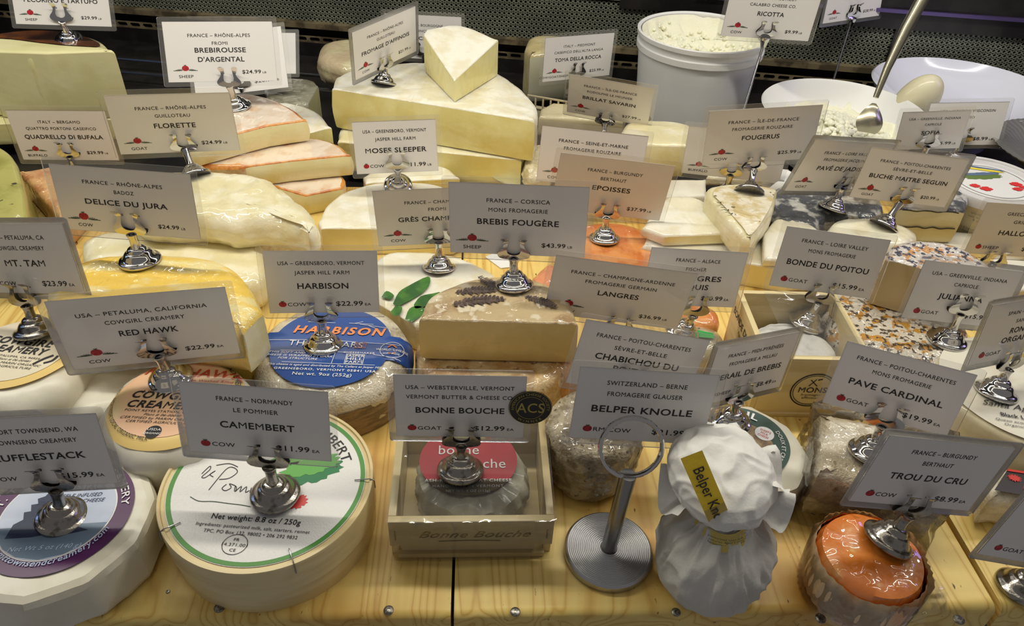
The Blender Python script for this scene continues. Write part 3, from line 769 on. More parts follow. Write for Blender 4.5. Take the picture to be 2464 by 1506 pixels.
SD = [('truffle','with worn finish on the purple ringed cheese',1),('camembert','standing on the round wooden box lid',1),('bouche','standing on the film covered square crate',1),
('trou','tilted on the small orange cheese',1),('corner','cut by the lower right corner, on the bare board',1),('redhawk','on the yellow and pink label',0),('tam','on the cream round label at the left edge',1),
('harbison','on the blue labelled cheese',0),('fern','on the fern topped cheese',0),('langres','hidden behind the two slanting cards in the middle',0),('perail','on the green labelled white cheese',0),
('pave','on the white square cheese in film',0),('ronda','on the white wheel with script lettering',0),('bonde','on the white cheese inside the open crate',0),('julianna','on the flower crusted cheese',0),
('munster','next to the side of the open wooden crate',0),('epoisses','on the flat orange cheese',0),('brillat','in front of the ricotta tub',0),('affinois','on the big white half wheel',0),('brebirousse','on the uppermost orange rinded wedge',0),
('florette','at the back of the big bloomy half wheel',0),('delice','on the yellow cloth marked cheese',0),('moses','behind the white half wheel, below the 11.99 card',0),('gres','on the white cheese with green leaves',0),
('pecorino','on the brown topped block',0),('fougerus','on the cracked white wedge',0),('jadis','on the ash grey cheese',0),('buche','on the soft white disc before the log',0),('halloumi','on the wrapped pack at the right edge',0),
('chabichou','behind the 21.99 card on the mottled drum',0),('seine','behind the 37.99 card',0),('toma','behind the 27.99 card beside the pale block',0),('grayone','with grey clip behind the uppermost orange wedge',0),
('backone','in the dark gap below the vent slots',0),('bourgogne','just behind the pale wedge',0),('quadrello','with brown reflections, before the buffalo cheese card',0),('sofia','beneath the small Indiana card before the bowls',0),('wisconsin','beneath the Wisconsin card beside the fluted platter',0),('buffalo','dark, behind the cracked white wedge',0)]
for k, d, wn in SD: place_stand(k, _s + d, bool(wn))
# ------------------------------------------------------------------ cheese materials
BLOOM = M('bloomy_white_rind', srgb(240, 237, 222), srgb(230, 223, 196), scale=45, rough=.55, coat=.55, coatr=.12, bump=.5, bscale=130, wrinkle=1.0, wscale=38, wstretch=(1, .35, 1), sss=.1)
BLOOMY = M('ivory_yellow_rind', srgb(226, 216, 172), srgb(238, 232, 204), scale=35, rough=.5, coat=.6, coatr=.12, bump=.4, bscale=90, wrinkle=1.0, wscale=30, wstretch=(1, .5, 2.5), sss=.1)
PASTEY = M('yellow_soft_paste', srgb(238, 230, 164), srgb(230, 218, 142), scale=25, rough=.45, coat=.6, coatr=.12, bump=.25, bscale=60, wrinkle=.8, wscale=32, wstretch=(1, 1, .5), sss=.15)
PASTEC = M('cream_soft_paste', srgb(242, 234, 190), srgb(234, 222, 166), scale=30, rough=.45, coat=.6, coatr=.12, bump=.25, bscale=70, wrinkle=.8, wscale=32, wstretch=(1, 1, .5), sss=.15)
PASTEG = M('greenish_yellow_paste', srgb(222, 216, 160), srgb(228, 222, 172), scale=20, rough=.5, coat=.4, coatr=.2, bump=.15, bscale=60, c3=srgb(60, 52, 30), s3=120, lo3=.74, hi3=.77)
ORANGE = M('pale_pink_rind', srgb(236, 220, 200), srgb(228, 200, 172), scale=60, rough=.45, coat=.8, coatr=.08, bump=.5, bscale=100, wrinkle=1.0, wscale=40, wstretch=(1, .4, 1), c3=srgb(220, 160, 104), s3=70, lo3=.64, hi3=.74)
OREDGE = M('orange_rind_edge', srgb(222, 150, 70), srgb(196, 112, 40), scale=120, rough=.4, coat=.8, coatr=.08, bump=.8, bscale=120)
ORANGE2 = M('deep_orange_rind', srgb(226, 150, 82), srgb(204, 112, 44), scale=40, rough=.4, coat=.8, coatr=.08, bump=.7, bscale=120, wrinkle=1.0, wscale=45, wstretch=(1, .35, 1))
YELLOWR = M('yellow_cloth_marked_rind', srgb(244, 206, 84), srgb(244, 226, 158), scale=26, rough=.45, coat=.6, coatr=.12, bump=.6, bscale=260, wrinkle=.9, wscale=40, lo=.48, hi=.62, stretch=(1, 2.2, 1))
BROWNR = M('brown_natural_rind', srgb(176, 136, 80), srgb(206, 180, 132), scale=55, rough=.5, coat=.7, coatr=.1, bump=.8, bscale=180, wrinkle=1.0, wscale=60, wstretch=(1, 1, .3), c3=srgb(110, 78, 44), s3=140, lo3=.6, hi3=.7)
TANTOP = M('mottled_tan_top', srgb(198, 176, 134), srgb(158, 128, 88), scale=40, rough=.5, coat=.6, coatr=.1, bump=.6, bscale=170, wrinkle=.8, wscale=45, c3=srgb(226, 214, 186), s3=80, lo3=.52, hi3=.62)
MOTTLE = M('mottled_grey_rind', srgb(176, 164, 138), srgb(128, 114, 88), scale=120, rough=.5, coat=.7, coatr=.12, bump=1.0, bscale=220, wrinkle=1.0, wscale=50, c3=srgb(84, 78, 58), s3=260, lo3=.62, hi3=.70)
WMOULD = M('white_mould_rind', srgb(216, 208, 188), srgb(186, 172, 144), scale=60, rough=.6, coat=.7, coatr=.08, bump=1.0, bscale=260, wrinkle=1.0, wscale=60, c3=srgb(150, 132, 98), s3=150, lo3=.62, hi3=.72)
ASH = M('ash_grey_rind', srgb(70, 72, 76), srgb(190, 188, 180), scale=70, rough=.55, coat=.5, coatr=.12, bump=1.0, bscale=200, wrinkle=.8, wscale=50, lo=.48, hi=.62, detail=8)
HERB = M('flower_and_herb_crust', srgb(214, 206, 190), srgb(196, 140, 44), scale=110, rough=.5, coat=.8, coatr=.08, bump=1.0, bscale=260, wrinkle=1.0, wscale=70, lo=.5, hi=.56, detail=6, c3=srgb(70, 56, 40), s3=240, lo3=.54, hi3=.58)
HERB2 = M('petal_crust', srgb(214, 206, 198), srgb(206, 150, 90), scale=120, rough=.4, coat=.9, coatr=.06, bump=1.0, bscale=260, wrinkle=1.0, wscale=80, lo=.52, hi=.56, detail=6, c3=srgb(66, 66, 84), s3=220, lo3=.54, hi3=.57)
TANP = M('tan_paste', srgb(204, 182, 134), srgb(194, 170, 120), scale=20, rough=.5, coat=.4, coatr=.15, bump=.15, bscale=60)
PAPERW = M('waxed_white_paper', srgb(226, 222, 206), srgb(212, 206, 186), scale=18, rough=.4, coat=.25, coatr=.25, bump=.25, bscale=50)
CREAMP = M('thin_cream_paper', srgb(224, 220, 204), rough=.5, coat=.2, coatr=.2, bump=.4, bscale=50, c2=srgb(210, 202, 180), scale=22)
PLYW = M('light_poplar_wood', srgb(226, 208, 158), srgb(212, 190, 136), scale=30, rough=.5, coat=.2, coatr=.2, bump=.15, bscale=140, stretch=(.4, .4, 2.5))
WHITEPL = M('white_plastic', srgb(232, 232, 230), rough=.35, sss=.1, bump=.06, bscale=20)
PORC = M('white_porcelain', srgb(222, 224, 236), rough=.12, coat=.6)
CURD = M('fresh_curd', srgb(240, 238, 214), rough=.6, bump=.5, bscale=200, sss=.2)
DKBROWN = M('dark_brown_top_rind', srgb(78, 50, 34), srgb(130, 74, 38), scale=25, rough=.35, coat=.7, coatr=.1, bump=.4, bscale=60)

def lab(px, py, z, phi=0.0, drape=None, lift=.0005):
    """frame of a label lying on a cheese: (x,y) -> world; drape=(cx,cy,R0,bv,ztop): runs over the rounded shoulder and down"""
    o = P(px, py, z); cs, sn = math.cos(phi), math.sin(phi)
    def fn(x, y, up=0.0):
        X = o[0] + x * cs - y * sn; Y = o[1] + x * sn + y * cs; Z = z + lift + up
        if drape:
            cx, cy, R0, bv = drape
            dx, dy = X - cx, Y - cy; rho = math.hypot(dx, dy)
            if rho > R0:
                e = rho - R0; L = math.pi / 2 * bv
                if e < L: a = e / bv; nr = R0 + (bv + lift + up) * math.sin(a); Z = z - bv + (bv + lift + up) * math.cos(a)
                else: nr = R0 + bv + lift + up; Z = z - bv - (e - L)
                X = cx + dx / rho * nr; Y = cy + dy / rho * nr
        return np.array([X, Y, Z])
    return fn
def up(fn, u): return lambda x, y: fn(x, y, u)
def C_(name, r, g, b, rough=.45, **k): return M(name, srgb(r, g, b), rough=rough, **k)

# ---------------- purple ringed round cheese in faceted white paper (lower left)
c = P(141, 1238, .034); c = np.array([c[0] - .002, c[1] - .002])
n = 96; fac = []
for i in range(n):
    a = 2 * math.pi * i / n; k = 11; q = math.pi / k
    r = .0535 * (math.cos(q) / math.cos((a + .3) % (2 * q) - q) * .8 + .2); fac.append((c[0] + r * math.cos(a), c[1] + r * math.sin(a)))
tw = cheese('wrapped_round_cheese', 'round cheese in folded white paper with a purple ringed label', 'cheese', (np.array(fac), [''] * n), 0, .034, PAPERW, bev=.005, amp_t=.0006, amp_s=.0012, fr=60, angle=18, group='round cheeses in printed paper')
LB = lab(141, 1238, .034, math.radians(4), lift=.0008)
pu = C_('purple_print', 78, 30, 84, .35); sky = M('pale_blue_print', srgb(196, 206, 226), srgb(160, 176, 206), scale=12, rough=.35)
v, f = disc(lambda a: .0395, 3, 64, LB); obj('purple_label', v, f, pu, tw)
v, f = disc(lambda a: .0305, 3, 64, up(LB, .00015)); obj('label_rim', v, f, WHITEINK, tw)
v, f = disc(lambda a: .0297, 3, 64, up(LB, .0003)); obj('label_picture', v, f, sky, tw)
sea = [(-.0285, -.008), (.0285, -.008), (.026, -.0145), (.0205, -.0215), (.012, -.027), (0, -.0295), (-.012, -.027), (-.0205, -.0215), (-.026, -.0145)]
v, f = poly(sea, up(LB, .0004)); obj('sea_print', v, f, C_('sea_print', 112, 134, 156), tw, smooth=False)
isl = [(-.022, -.015), (-.021, -.006), (-.017, -.003), (-.0185, .002), (-.015, .0025), (-.0165, .007), (-.013, .0075), (-.0145, .011), (-.011, .0125), (-.009, .017), (-.0075, .012), (-.0045, .011), (-.006, .008), (-.002, .006), (-.004, .003), (0, .001), (.003, -.003), (.008, -.005), (.014, -.010), (.020, -.0125), (.010, -.0145), (0, -.0135), (-.008, -.015)]
v, f = poly(isl, up(LB, .0005)); obj('island_print', v, f, C_('navy_print', 24, 40, 74), tw, smooth=False)
it = [T('TRUFFLESTACK', .0042, .004, .0155, stretch=.8, bold=.02), T('TRUFFLE INFUSED', .0025, .006, .0105, stretch=.95, shear=.3), T('SOFT RIPENED CHEESE', .0025, .0045, .0065, stretch=.95, shear=.3)]
v, f = flat(it, up(LB, .0006)); obj('lettering', v, f, C_('navy_letters', 30, 44, 84), tw, smooth=False)
it = [arc_text('www.mttownsendcreamery.com', .0036, .0335, math.radians(-88), LB, top=False, stretch=1.1, bold=.02, shear=.25), T('Net Wt 5 oz (140 g)', .0028, .001, -.0235, stretch=1.05, shear=.3, bold=.01),
      arc_text('MT. TOWNSEND CREAMERY', .0042, .0328, math.radians(92), LB, top=True, stretch=1.25, bold=.02)]
v, f = flat(it[:2], up(LB, .0006)); obj('pale_blue_lettering', v, f, C_('pale_blue_ink', 190, 206, 236), tw, smooth=False)
v, f = flat(it[2:], up(LB, .0006)); obj('white_lettering', v, f, WHITEINK, tw, smooth=False)

# ---------------- round wooden camembert box
cc = (P(388, 1160, .039)[:2] + P(895, 1160, .039)[:2]) / 2; cc = np.array([cc[0] + .0003, cc[1] + .0005]); R_ = .0598
bx = thing('wooden_cheese_box', (cc[0], cc[1], 0), 'round thin-walled wooden box with white green-edged lid label and staples', 'cheese box')
v, f = lathe([(R_ - .0015, 0), (R_ - .0008, .0), (R_ - .0006, .019), (R_ - .0015, .019)], 96, c=(cc[0], cc[1], 0)); obj('box_body', v, f, PLYW, bx)
v, f = lathe([(R_ - .0006, .0175), (R_ + .0006, .0175), (R_ + .0008, .0385), (R_ + .0004, .0392), (R_ - .0012, .0392), (R_ - .0016, .0380), (R_ * .5, .0380)], 96, c=(cc[0], cc[1], 0)); obj('lid', v, f, PLYW, bx)
def LC(x, y, u=0.0):
    a = math.radians(-6); return np.array([cc[0] + x * math.cos(a) - y * math.sin(a), cc[1] + x * math.sin(a) + y * math.cos(a), .0384 + u])
glossw = M('glossy_label_paper', srgb(232, 231, 228), rough=.3, coat=.5, coatr=.1, bump=.35, bscale=350)
v, f = disc(lambda a: .0560, 4, 96, up(LC, .0001)); obj('lid_label', v, f, glossw, bx)
v, f = ringband(.0530, .0556, 96, up(LC, .0003)); obj('green_ring_print', v, f, C_('leaf_green_print', 76, 142, 58), bx)
def blob(cx, cy, sx, sy, rot, n=40, seed=0, j=.18):
    o = []
    for i in range(n):
        a = 2 * math.pi * i / n; r = 1 + j * math.sin(i * 2.4 + seed) + .08 * math.sin(i * 5.1)
        x, y = sx * r * math.cos(a), sy * r * math.sin(a); o.append((cx + x * math.cos(rot) - y * math.sin(rot), cy + x * math.sin(rot) + y * math.cos(rot)))
    return o
v, f = poly(blob(.0235, .0105, .018, .0085, .5, j=.10), up(LC, .0002)); obj('dark_leaf_print', v, f, C_('dark_leaf_print', 30, 120, 70), bx, smooth=False)
v, f = poly(blob(.0215, .0145, .017, .0068, .45, j=.10), up(LC, .0003)); obj('light_leaf_print', v, f, C_('light_leaf_print', 96, 170, 76), bx, smooth=False)
v, f = poly(blob(.0075, .020, .012, .0065, .5, seed=2, j=.10), up(LC, .0003)); obj('light_leaf_print', v, f, bpy.data.materials['light_leaf_print'], bx, smooth=False)
v, f = poly(blob(.0205, -.0120, .0058, .0048, .4, seed=1, j=.14), up(LC, .0003)); obj('apple_print', v, f, C_('apple_print', 214, 70, 66), bx, smooth=False)
pen = [[(-.041, .006), (-.0385, .012), (-.0375, .0095), (-.040, .004), (-.038, .0035), (-.0355, .007)], [(-.0355, .007), (-.0340, .0090), (-.0360, .0060), (-.0335, .0045)],
       [(-.0325, -.005), (-.0285, .010), (-.025, .0125), (-.021, .0095), (-.024, .0045), (-.0295, .003)], [(-.035, .013), (-.028, .015), (-.022, .013)],
       [(-.024, .0), (-.0255, -.003), (-.023, -.0045), (-.0205, -.002), (-.0225, .0005), (-.018, -.001), (-.017, -.0045)], [(-.0185, -.001), (-.0175, -.0045), (-.015, -.0005), (-.0145, -.0045), (-.012, -.0005), (-.0113, -.0045), (-.0095, -.003)],
       [(-.009, -.001), (-.0085, -.0048), (-.006, -.001), (-.0055, -.0048), (-.003, -.001), (-.0025, -.0048), (.000, -.003)]]
it = [stroke([(x + .001, y - .004) for x, y in p], .00045) for p in pen]
it += [T('FR', .0017, -.004, -.0405, bold=.01), T('14.371.001', .0019, -.004, -.0438), T('CE', .0017, -.004, -.0470, bold=.01)]
it += [(np.array([(-.004 + .0068 * p[0], -.0427 + .0064 * p[1]) for p in [(math.cos(a) * q, math.sin(a) * q) for q in (1, .95) for a in np.linspace(0, 2 * math.pi, 41)[:-1]]]), [(i, (i + 1) % 40, 40 + (i + 1) % 40, 40 + i) for i in range(40)])]
it += [T('Net weight: 8.8 oz / 250g', .0034, 0.002, -.0275, stretch=.95, bold=.015), T('Ingredients: pasteurized milk, salt, starters, rennet', .0021, 0.002, -.0325, stretch=.98, bold=.0), T('TPC, PO Box 132, 98002 • 206 292 9832', .0021, 0.002, -.0365, stretch=.98)]
it += [arc_text('CAMEMBERT', .0062, .0430, math.radians(62), LC, top=True, stretch=1.05, bold=.01)]
v, f = flat(it, up(LC, .0004)); obj('lettering', v, f, INK, bx, smooth=False)
v, f = flat([stroke([(-.040, -.0145), (-.034, -.0170), (-.026, -.0165), (-.017, -.0170), (-.010, -.0173), (-.004, -.0180)], .0004)], up(LC, .0004)); obj('green_line_print', v, f, LEAFG, bx, smooth=False)
for (px, py) in ((868, 1155), (432, 1258), (693, 1312)):
    q = P(px, py, .039)[:2]; d = (q - cc) / np.linalg.norm(q - cc)
    pts = [np.append(cc + d * r, z) for r, z in ((R_ - .010, .0392), (R_ - .001, .0400), (R_ + .0014, .0385), (R_ + .0014, .032))]
    v, f = tube(pts, .00035, 6); obj('staple', v, f, STEEL, bx)

# ---------------- paper wrapped cheeses of the second row
def draped_round(px, py, zt, r, label, mat, seed=0, bev=.011, jit=.05):
    c = P(px, py, zt)[:2]; n = 96; o = []
    for i in range(n):
        a = 2 * math.pi * i / n; o.append(c + r * (1 + jit * noise.noise(Vector((math.cos(a) * 2.2, math.sin(a) * 2.2, seed)))) * np.array([math.cos(a), math.sin(a)]))
    t = cheese('wrapped_round_cheese', label, 'cheese', (np.array(o), [''] * n), 0, zt, mat, bev=bev, amp_t=.0012, amp_s=.0035, fr=45, seed=seed, angle=70, group='round cheeses in printed paper', nside=8)
    return t, c
YLAB = M('yellow_edge_label', srgb(238, 208, 130), rough=.4, bump=.15, bscale=40); 
PINKL = M('pink_print', srgb(240, 196, 160), srgb(236, 214, 160), scale=22, rough=.4, bump=.15, bscale=40); CREAML = M('cream_print', srgb(236, 226, 200), rough=.4, bump=.15, bscale=40)
rh, c = draped_round(424, 965, .050, .0455, 'white paper wrapped cheese with a yellow and pink round label', PAPERW, 3)
LR = lab(420, 958, .050, math.radians(-4), (c[0], c[1], .030, .013), lift=.0022)
v, f = disc(lambda a: .0415, 12, 72, LR); obj('yellow_label', v, f, YLAB, rh, angle=80)
v, f = disc(lambda a: .0345, 10, 72, up(LR, .0003)); obj('pink_label', v, f, PINKL, rh, angle=80)
it = [T('COWGIRL', .0058, -.004, -.0035, stretch=1.0, bold=.05, shear=.2, sp=1.15), T('CREAMERY', .0058, -.002, -.0115, stretch=1.0, bold=.05, shear=.2, sp=1.1), arc_text('A truly hand-crafted cheese', .0022, .060, math.radians(90), LR, stretch=1.1, shear=.3),
      T('POINT REYES STATION, CA USA', .0018, -.001, -.0150), T('Plant # 06-00040', .0018, 0, -.0180, shear=.3), T('CERTIFIED by MARIN ORGANIC', .0019, 0, -.0210, shear=.2), T('CERTIFIED AGRICULTURE', .0019, 0, -.0240, shear=.2),
      arc_text('MADE WITH FRESH, LOCAL ORGANIC MILK', .0022, .0365, math.radians(218), LR, top=False, stretch=1.0), arc_text('ORGANIC WASHED RIND CHEESE', .0030, .0360, math.radians(70), LR, stretch=1.1, bold=.02)]
it[2] = (it[2][0] - [0, .060 - .004], it[2][1])
v, f = flat(it, up(LR, .0006)); obj('lettering', v, f, INK, rh, smooth=False)
v, f = flat([T('RED HAWK', .0070, .006, .0175, stretch=1.15, bold=.03, shear=.2), T('Triple Cream Washed Rind', .0022, .010, .0130, shear=.2)], up(LR, .0006)); obj('red_lettering', v, f, C_('red_letters', 200, 74, 48), rh, smooth=False)
v, f = disc(lambda a: .0046, 3, 28, up(LR, .0006), 0, -.0305); obj('round_seal_print', v, f, INK, rh, smooth=False)
v, f = flat([T('USDA', .0018, 0, -.0300, bold=.02), T('ORGANIC', .0013, 0, -.0328, bold=.02)], up(LR, .0009)); obj('white_lettering', v, f, WHITEINK, rh, smooth=False)
mt, c = draped_round(36, 866, .052, .047, 'white paper wrapped cheese with a cream round label, cut by the left edge', PAPERW, 5)
LT = lab(48, 838, .052, math.radians(-8), (c[0], c[1], .034, .013), lift=.0022)
v, f = disc(lambda a: .0415, 12, 72, LT); obj('yellow_label', v, f, YLAB, mt, angle=80)
v, f = disc(lambda a: .0345, 10, 72, up(LT, .0003)); obj('cream_label', v, f, CREAML, mt, angle=80)
it = [T('COWGIRL', .0062, .0, .0010, stretch=.95, bold=.05, shear=.2, sp=1.15), T('CREAMERY', .0062, .0, -.0070, stretch=.95, bold=.05, shear=.2, sp=1.1),
      T('PETALUMA, CA 94954', .0018, .006, -.0115, shear=.2), T('Plant # 06-00481', .0018, .006, -.0145, shear=.3), T('CERTIFIED by MARIN ORGANIC', .0019, .002, -.0178, shear=.2), T('CERTIFIED AGRICULTURE', .0019, .002, -.0210, shear=.2), arc_text('ORGANIC DAIRY', .0026, .0365, math.radians(235), LT, top=False, stretch=1.0, bold=.02)]
it += [stroke([(.020, .004), (.0235, .008), (.0255, .005)], .0022), stroke([(.020, -.016), (.024, -.010), (.028, -.006)], .0018), stroke([(.026, -.014), (.030, -.011), (.031, -.006)], .0016)]
v, f = flat(it, up(LT, .0006)); obj('lettering', v, f, INK, mt, smooth=False)
plain, pcn = draped_round(262, 905, .036, .036, 'plain white paper wrapped cheese between the two printed ones', CREAMP, 9, bev=.009, jit=.1)

# ---------------- blue labelled round cheese
c = P(797, 838, .037)[:2] + np.array([0, .001])
hb = cheese('blue_labelled_cheese', 'round bark wrapped cheese in clear film with a blue banner label', 'cheese', circle(c, .0555), 0, .037, WMOULD, bev=.010, amp_t=.0012, amp_s=.0022, fr=60, seed=4, nside=8, angle=70)
LH = lab(797, 838, .037, math.radians(-3), (c[0], c[1], .0445, .0115), lift=.0016)
BLUE = M('blue_label_print', srgb(32, 76, 152), rough=.35, coat=.3, coatr=.15)
def rb(a):
    x = abs(math.cos(a)); y = abs(math.sin(a)); r = .0425
    wband = .0665 / max(x, 1e-6); hb_ = .0125 / max(y, 1e-6)
    return max(r, min(wband, hb_))
v, f = disc(rb, 14, 144, LH, 0, .001); obj('blue_label', v, f, BLUE, hb, angle=80)
it = [T('HARBISON', .0078, .003, .0135, stretch=1.02, bold=.06, shear=.22, sp=1.25)]
v, f = flat(it, up(LH, .0006)); obj('orange_lettering', v, f, C_('orange_letters', 244, 150, 84), hb, smooth=False)
it = [T('THE CELLARS', .0056, -.004, -.0005, stretch=1.05, bold=.0), T('THIS SOFT AND WOODSY', .0020, -.020, -.0090, shear=.25), T('CHEESE IS WRAPPED IN BARK', .0020, -.020, -.0120, shear=.25), T('FOR STRUCTURE', .0020, -.020, -.0150, shear=.25),
      T('This cheese is aged and distributed by The Cellars at Jasper Hill', .0021, 0, -.0215, stretch=.95, shear=.2, bold=.01), T('GREENSBORO, VERMONT 05841 USA', .0021, .001, -.0255, bold=.03, sp=1.2), T('Net wt. 9oz (252g)', .0029, .000, -.0305, bold=.01),
      T('CHEESEMAKER', .0017, .021, -.0068, bold=.03, sp=1.2), T('JASPER', .0023, .019, -.0105, bold=.02), T('HILL', .0027, .019, -.0138, bold=.02, stretch=1.5), T('FARM', .0023, .019, -.0168, bold=.02, stretch=1.4)]
def rect(x0, y0, x1, y1, t):
    V = [(x0, y0), (x1, y0), (x1, y1), (x0, y1), (x0 + t, y0 + t), (x1 - t, y0 + t), (x1 - t, y1 - t), (x0 + t, y1 - t)]
    return np.array(V), [(0, 1, 5, 4), (1, 2, 6, 5), (2, 3, 7, 6), (3, 0, 4, 7)]
it += [rect(.0125, -.0178, .0255, -.0078 + .0002, .0004)]
for a, b in (((-.034, -.0062), (-.012, -.0056)), ((.006, -.0058), (.012, -.0060)), ((.031, -.0072), (.050, -.0105)), ((-.030, -.0182), (.034, -.0182)), ((.0045, -.006), (.004, -.0180)), ((-.050, .0040), (-.02, .0060)), ((-.02, .0060), (.0, .0062)), ((0, .0062), (.048, .0040)),
             ((-.022, .026), (-.002, .026)), ((.008, .0262), (.026, .0258)), ((.016, .0255), (.037, .0222)), ((.012, .0262), (.018, .0285)), ((.022, .0245), (.028, .0215))):
    it.append(stroke([a, ((a[0] + b[0]) / 2, (a[1] + b[1]) / 2), b], .00035))
it += [(np.array([(.0430 + r * math.cos(a), -.0015 + r * math.sin(a)) for r in (.0082, .0078) for a in np.linspace(0, 2 * math.pi, 37)[:-1]]), [(i, 36 + i, 36 + (i + 1) % 36, (i + 1) % 36) for i in range(36)]), T('WORLD CHEESE', .0021, .0430, -.0025, stretch=.95, bold=.02), T('AWARDS', .0015, .0430, -.0062, bold=.02)]
v, f = flat(it, up(LH, .0006)); obj('white_lettering', v, f, WHITEINK, hb, smooth=False)
it = [rect(.0165, .0005 - .0015, .0245, .0055, .0004), T('JASPER', .0016, .0205, .0030, stretch=.9), T('HILL', .0016, .0205, .0012, stretch=1.2), T('FARM', .0015, .0205, -.0006, stretch=1.1), arc_text('♦♦♦', .0012, .0062, 1.57, LH), stroke([(.040, .001), (.043, .0035), (.046, .001)], .0012), stroke([(.041, -.0045), (.043, -.0055), (.046, -.004)], .0008)]
v, f = flat([it[0], it[1], it[2], it[3], it[5], it[6]], up(LH, .0006)); obj('orange_emblem', v, f, C_('dull_orange_print', 208, 124, 84), hb, smooth=False)
BARK = M('bark_band', srgb(150, 122, 84), srgb(112, 88, 58), scale=60, rough=.6, coat=.5, coatr=.12, bump=1, bscale=220, wrinkle=1, wscale=60, stretch=(1, 1, 5))
v, f = ringband(.0, 1, 90, lambda x, y: (0, 0, 0))
v = []; f = []
for k in range(5):
    for i in range(97):
        a = 2 * math.pi * i / 96; r = .0562 + .0012 * noise.noise(Vector((a * 3, k * .5, 2))); v.append((c[0] + r * math.cos(a), c[1] + r * math.sin(a), .002 + .0235 * k / 4 + (.0015 * noise.noise(Vector((a * 5, 0, 1))) if k == 4 else 0)))
for k in range(4):
    for i in range(96): f.append((k * 97 + i, k * 97 + i + 1, (k + 1) * 97 + i + 1, (k + 1) * 97 + i))
obj('bark_band', v, f, BARK, hb, angle=60)

# ---------------- fern topped half wheel on another wheel
ftop = [(1008, 768), (1028, 715), (1082, 685), (1148, 664), (1230, 658), (1310, 676), (1372, 718), (1392, 778, 'c')]
cheese('half_wheel_cheese', 'brown rinded lower wheel with a dark fern on its side, beneath the fern topped half', 'cheese',
       outline([(998, 860), (1012, 800), (1082, 762), (1230, 750), (1330, 765), (1380, 820), (1368, 880), (1290, 930), (1180, 950), (1060, 935)], .038), 0, .036, BROWNR, bev=.008, amp_t=.0008, amp_s=.0012, seed=6, group='fern decorated cheeses')
fw = cheese('half_wheel_cheese', 'cut half wheel with a tan mottled top bearing dark fern fronds', 'cheese', ftop, .037, .073, TANTOP, M('straw_paste', srgb(222, 200, 138), srgb(212, 188, 122), scale=20, rough=.5, coat=.5, coatr=.12, bump=.2, wrinkle=.8, wscale=30), bev=.006, cbev=.0012, amp_t=.0008, amp_s=.0010, cbulge=.001, seed=2, group='fern decorated cheeses')
FERN = M('dried_fern', srgb(72, 58, 58), srgb(96, 80, 74), scale=200, rough=.5, coat=.4, coatr=.12)
def frond(pa, pb, z, wd, n=12, bend=.1, seed=0):
    a = P(*pa, z)[:2]; b = P(*pb, z)[:2]; d = b - a; L_ = np.linalg.norm(d); d /= L_; nr = np.array([-d[1], d[0]])
    V = []; F = []
    def pt(s): return a + d * L_ * s + nr * L_ * bend * math.sin(math.pi * s)
    V0, F0 = stroke([pt(s) for s in (0, .33, .66, 1)], .0006); V += list(V0); F += F0
    for i in range(n):
        s = .04 + .94 * i / n; p = pt(s); w = wd * (math.sin(math.pi * min(1, (s * .85 + .12)))) ** .8
        for sg in (1, -1):
            t = d * .75 + nr * sg; t /= np.linalg.norm(t); q = np.array([-t[1], t[0]]); l = w * (.9 + .2 * math.sin(i * 3 + sg)); hw = L_ / n * .42
            k = len(V); V += [p, p + t * l * .35 + q * hw, p + t * l * .8 + q * hw * .8, p + t * l, p + t * l * .8 - q * hw * .5, p + t * l * .35 - q * hw]; F.append((k, k + 5, k + 4, k + 3, k + 2, k + 1))
    return [(x[0], x[1], z + .0011) for x in V], F
for a, b, w_, bd in (((1088, 736), (1218, 722), .0075, .06), ((1150, 668), (1212, 690), .006, -.1), ((1095, 707), (1195, 700), .0065, .05), ((1262, 715), (1340, 742), .006, .05)):
    v, f = frond(a, b, .073, w_, bend=bd); obj('fern_frond', v, f, FERN, fw, smooth=False)

# ---------------- white cheese with green leaves
gr = cheese('leaf_decorated_cheese', 'flat white rinded half cheese decorated with printed green leaves', 'cheese',
            [(868, 655), (926, 606), (1000, 600), (1082, 609), (1150, 632), (1196, 664), (1190, 710), (1110, 760), (1000, 782, 'c'), (872, 708, 's')], 0, .027, BLOOM, PASTEC, bev=.006, amp_t=.0009, seed=8)
GREENL = M('green_leaf', srgb(70, 130, 50), srgb(40, 96, 44), scale=60, rough=.35, coat=.8, coatr=.06, wrinkle=.6, wscale=40)
for pts in ([(946, 733), (960, 705), (986, 688), (1030, 667), (1034, 685), (1016, 707), (976, 730), (955, 738)], [(996, 735), (1012, 715), (1042, 708), (1060, 706), (1050, 728), (1020, 740), (1000, 744)],
            [(975, 770), (985, 745), (1005, 738), (1020, 744), (1016, 758), (992, 776)], [(918, 717), (930, 702), (948, 712), (940, 722)], [(940, 752), (955, 737), (968, 742), (962, 758), (948, 762)]):
    q = [P(x, y, .028)[:2] for x, y in pts]; q = catmull(q + [q[0]], 3)[:-1]
    v, f = poly(q, lambda x, y: (x, y, .0289)); obj('green_leaf', v, f, GREENL, gr, smooth=False)

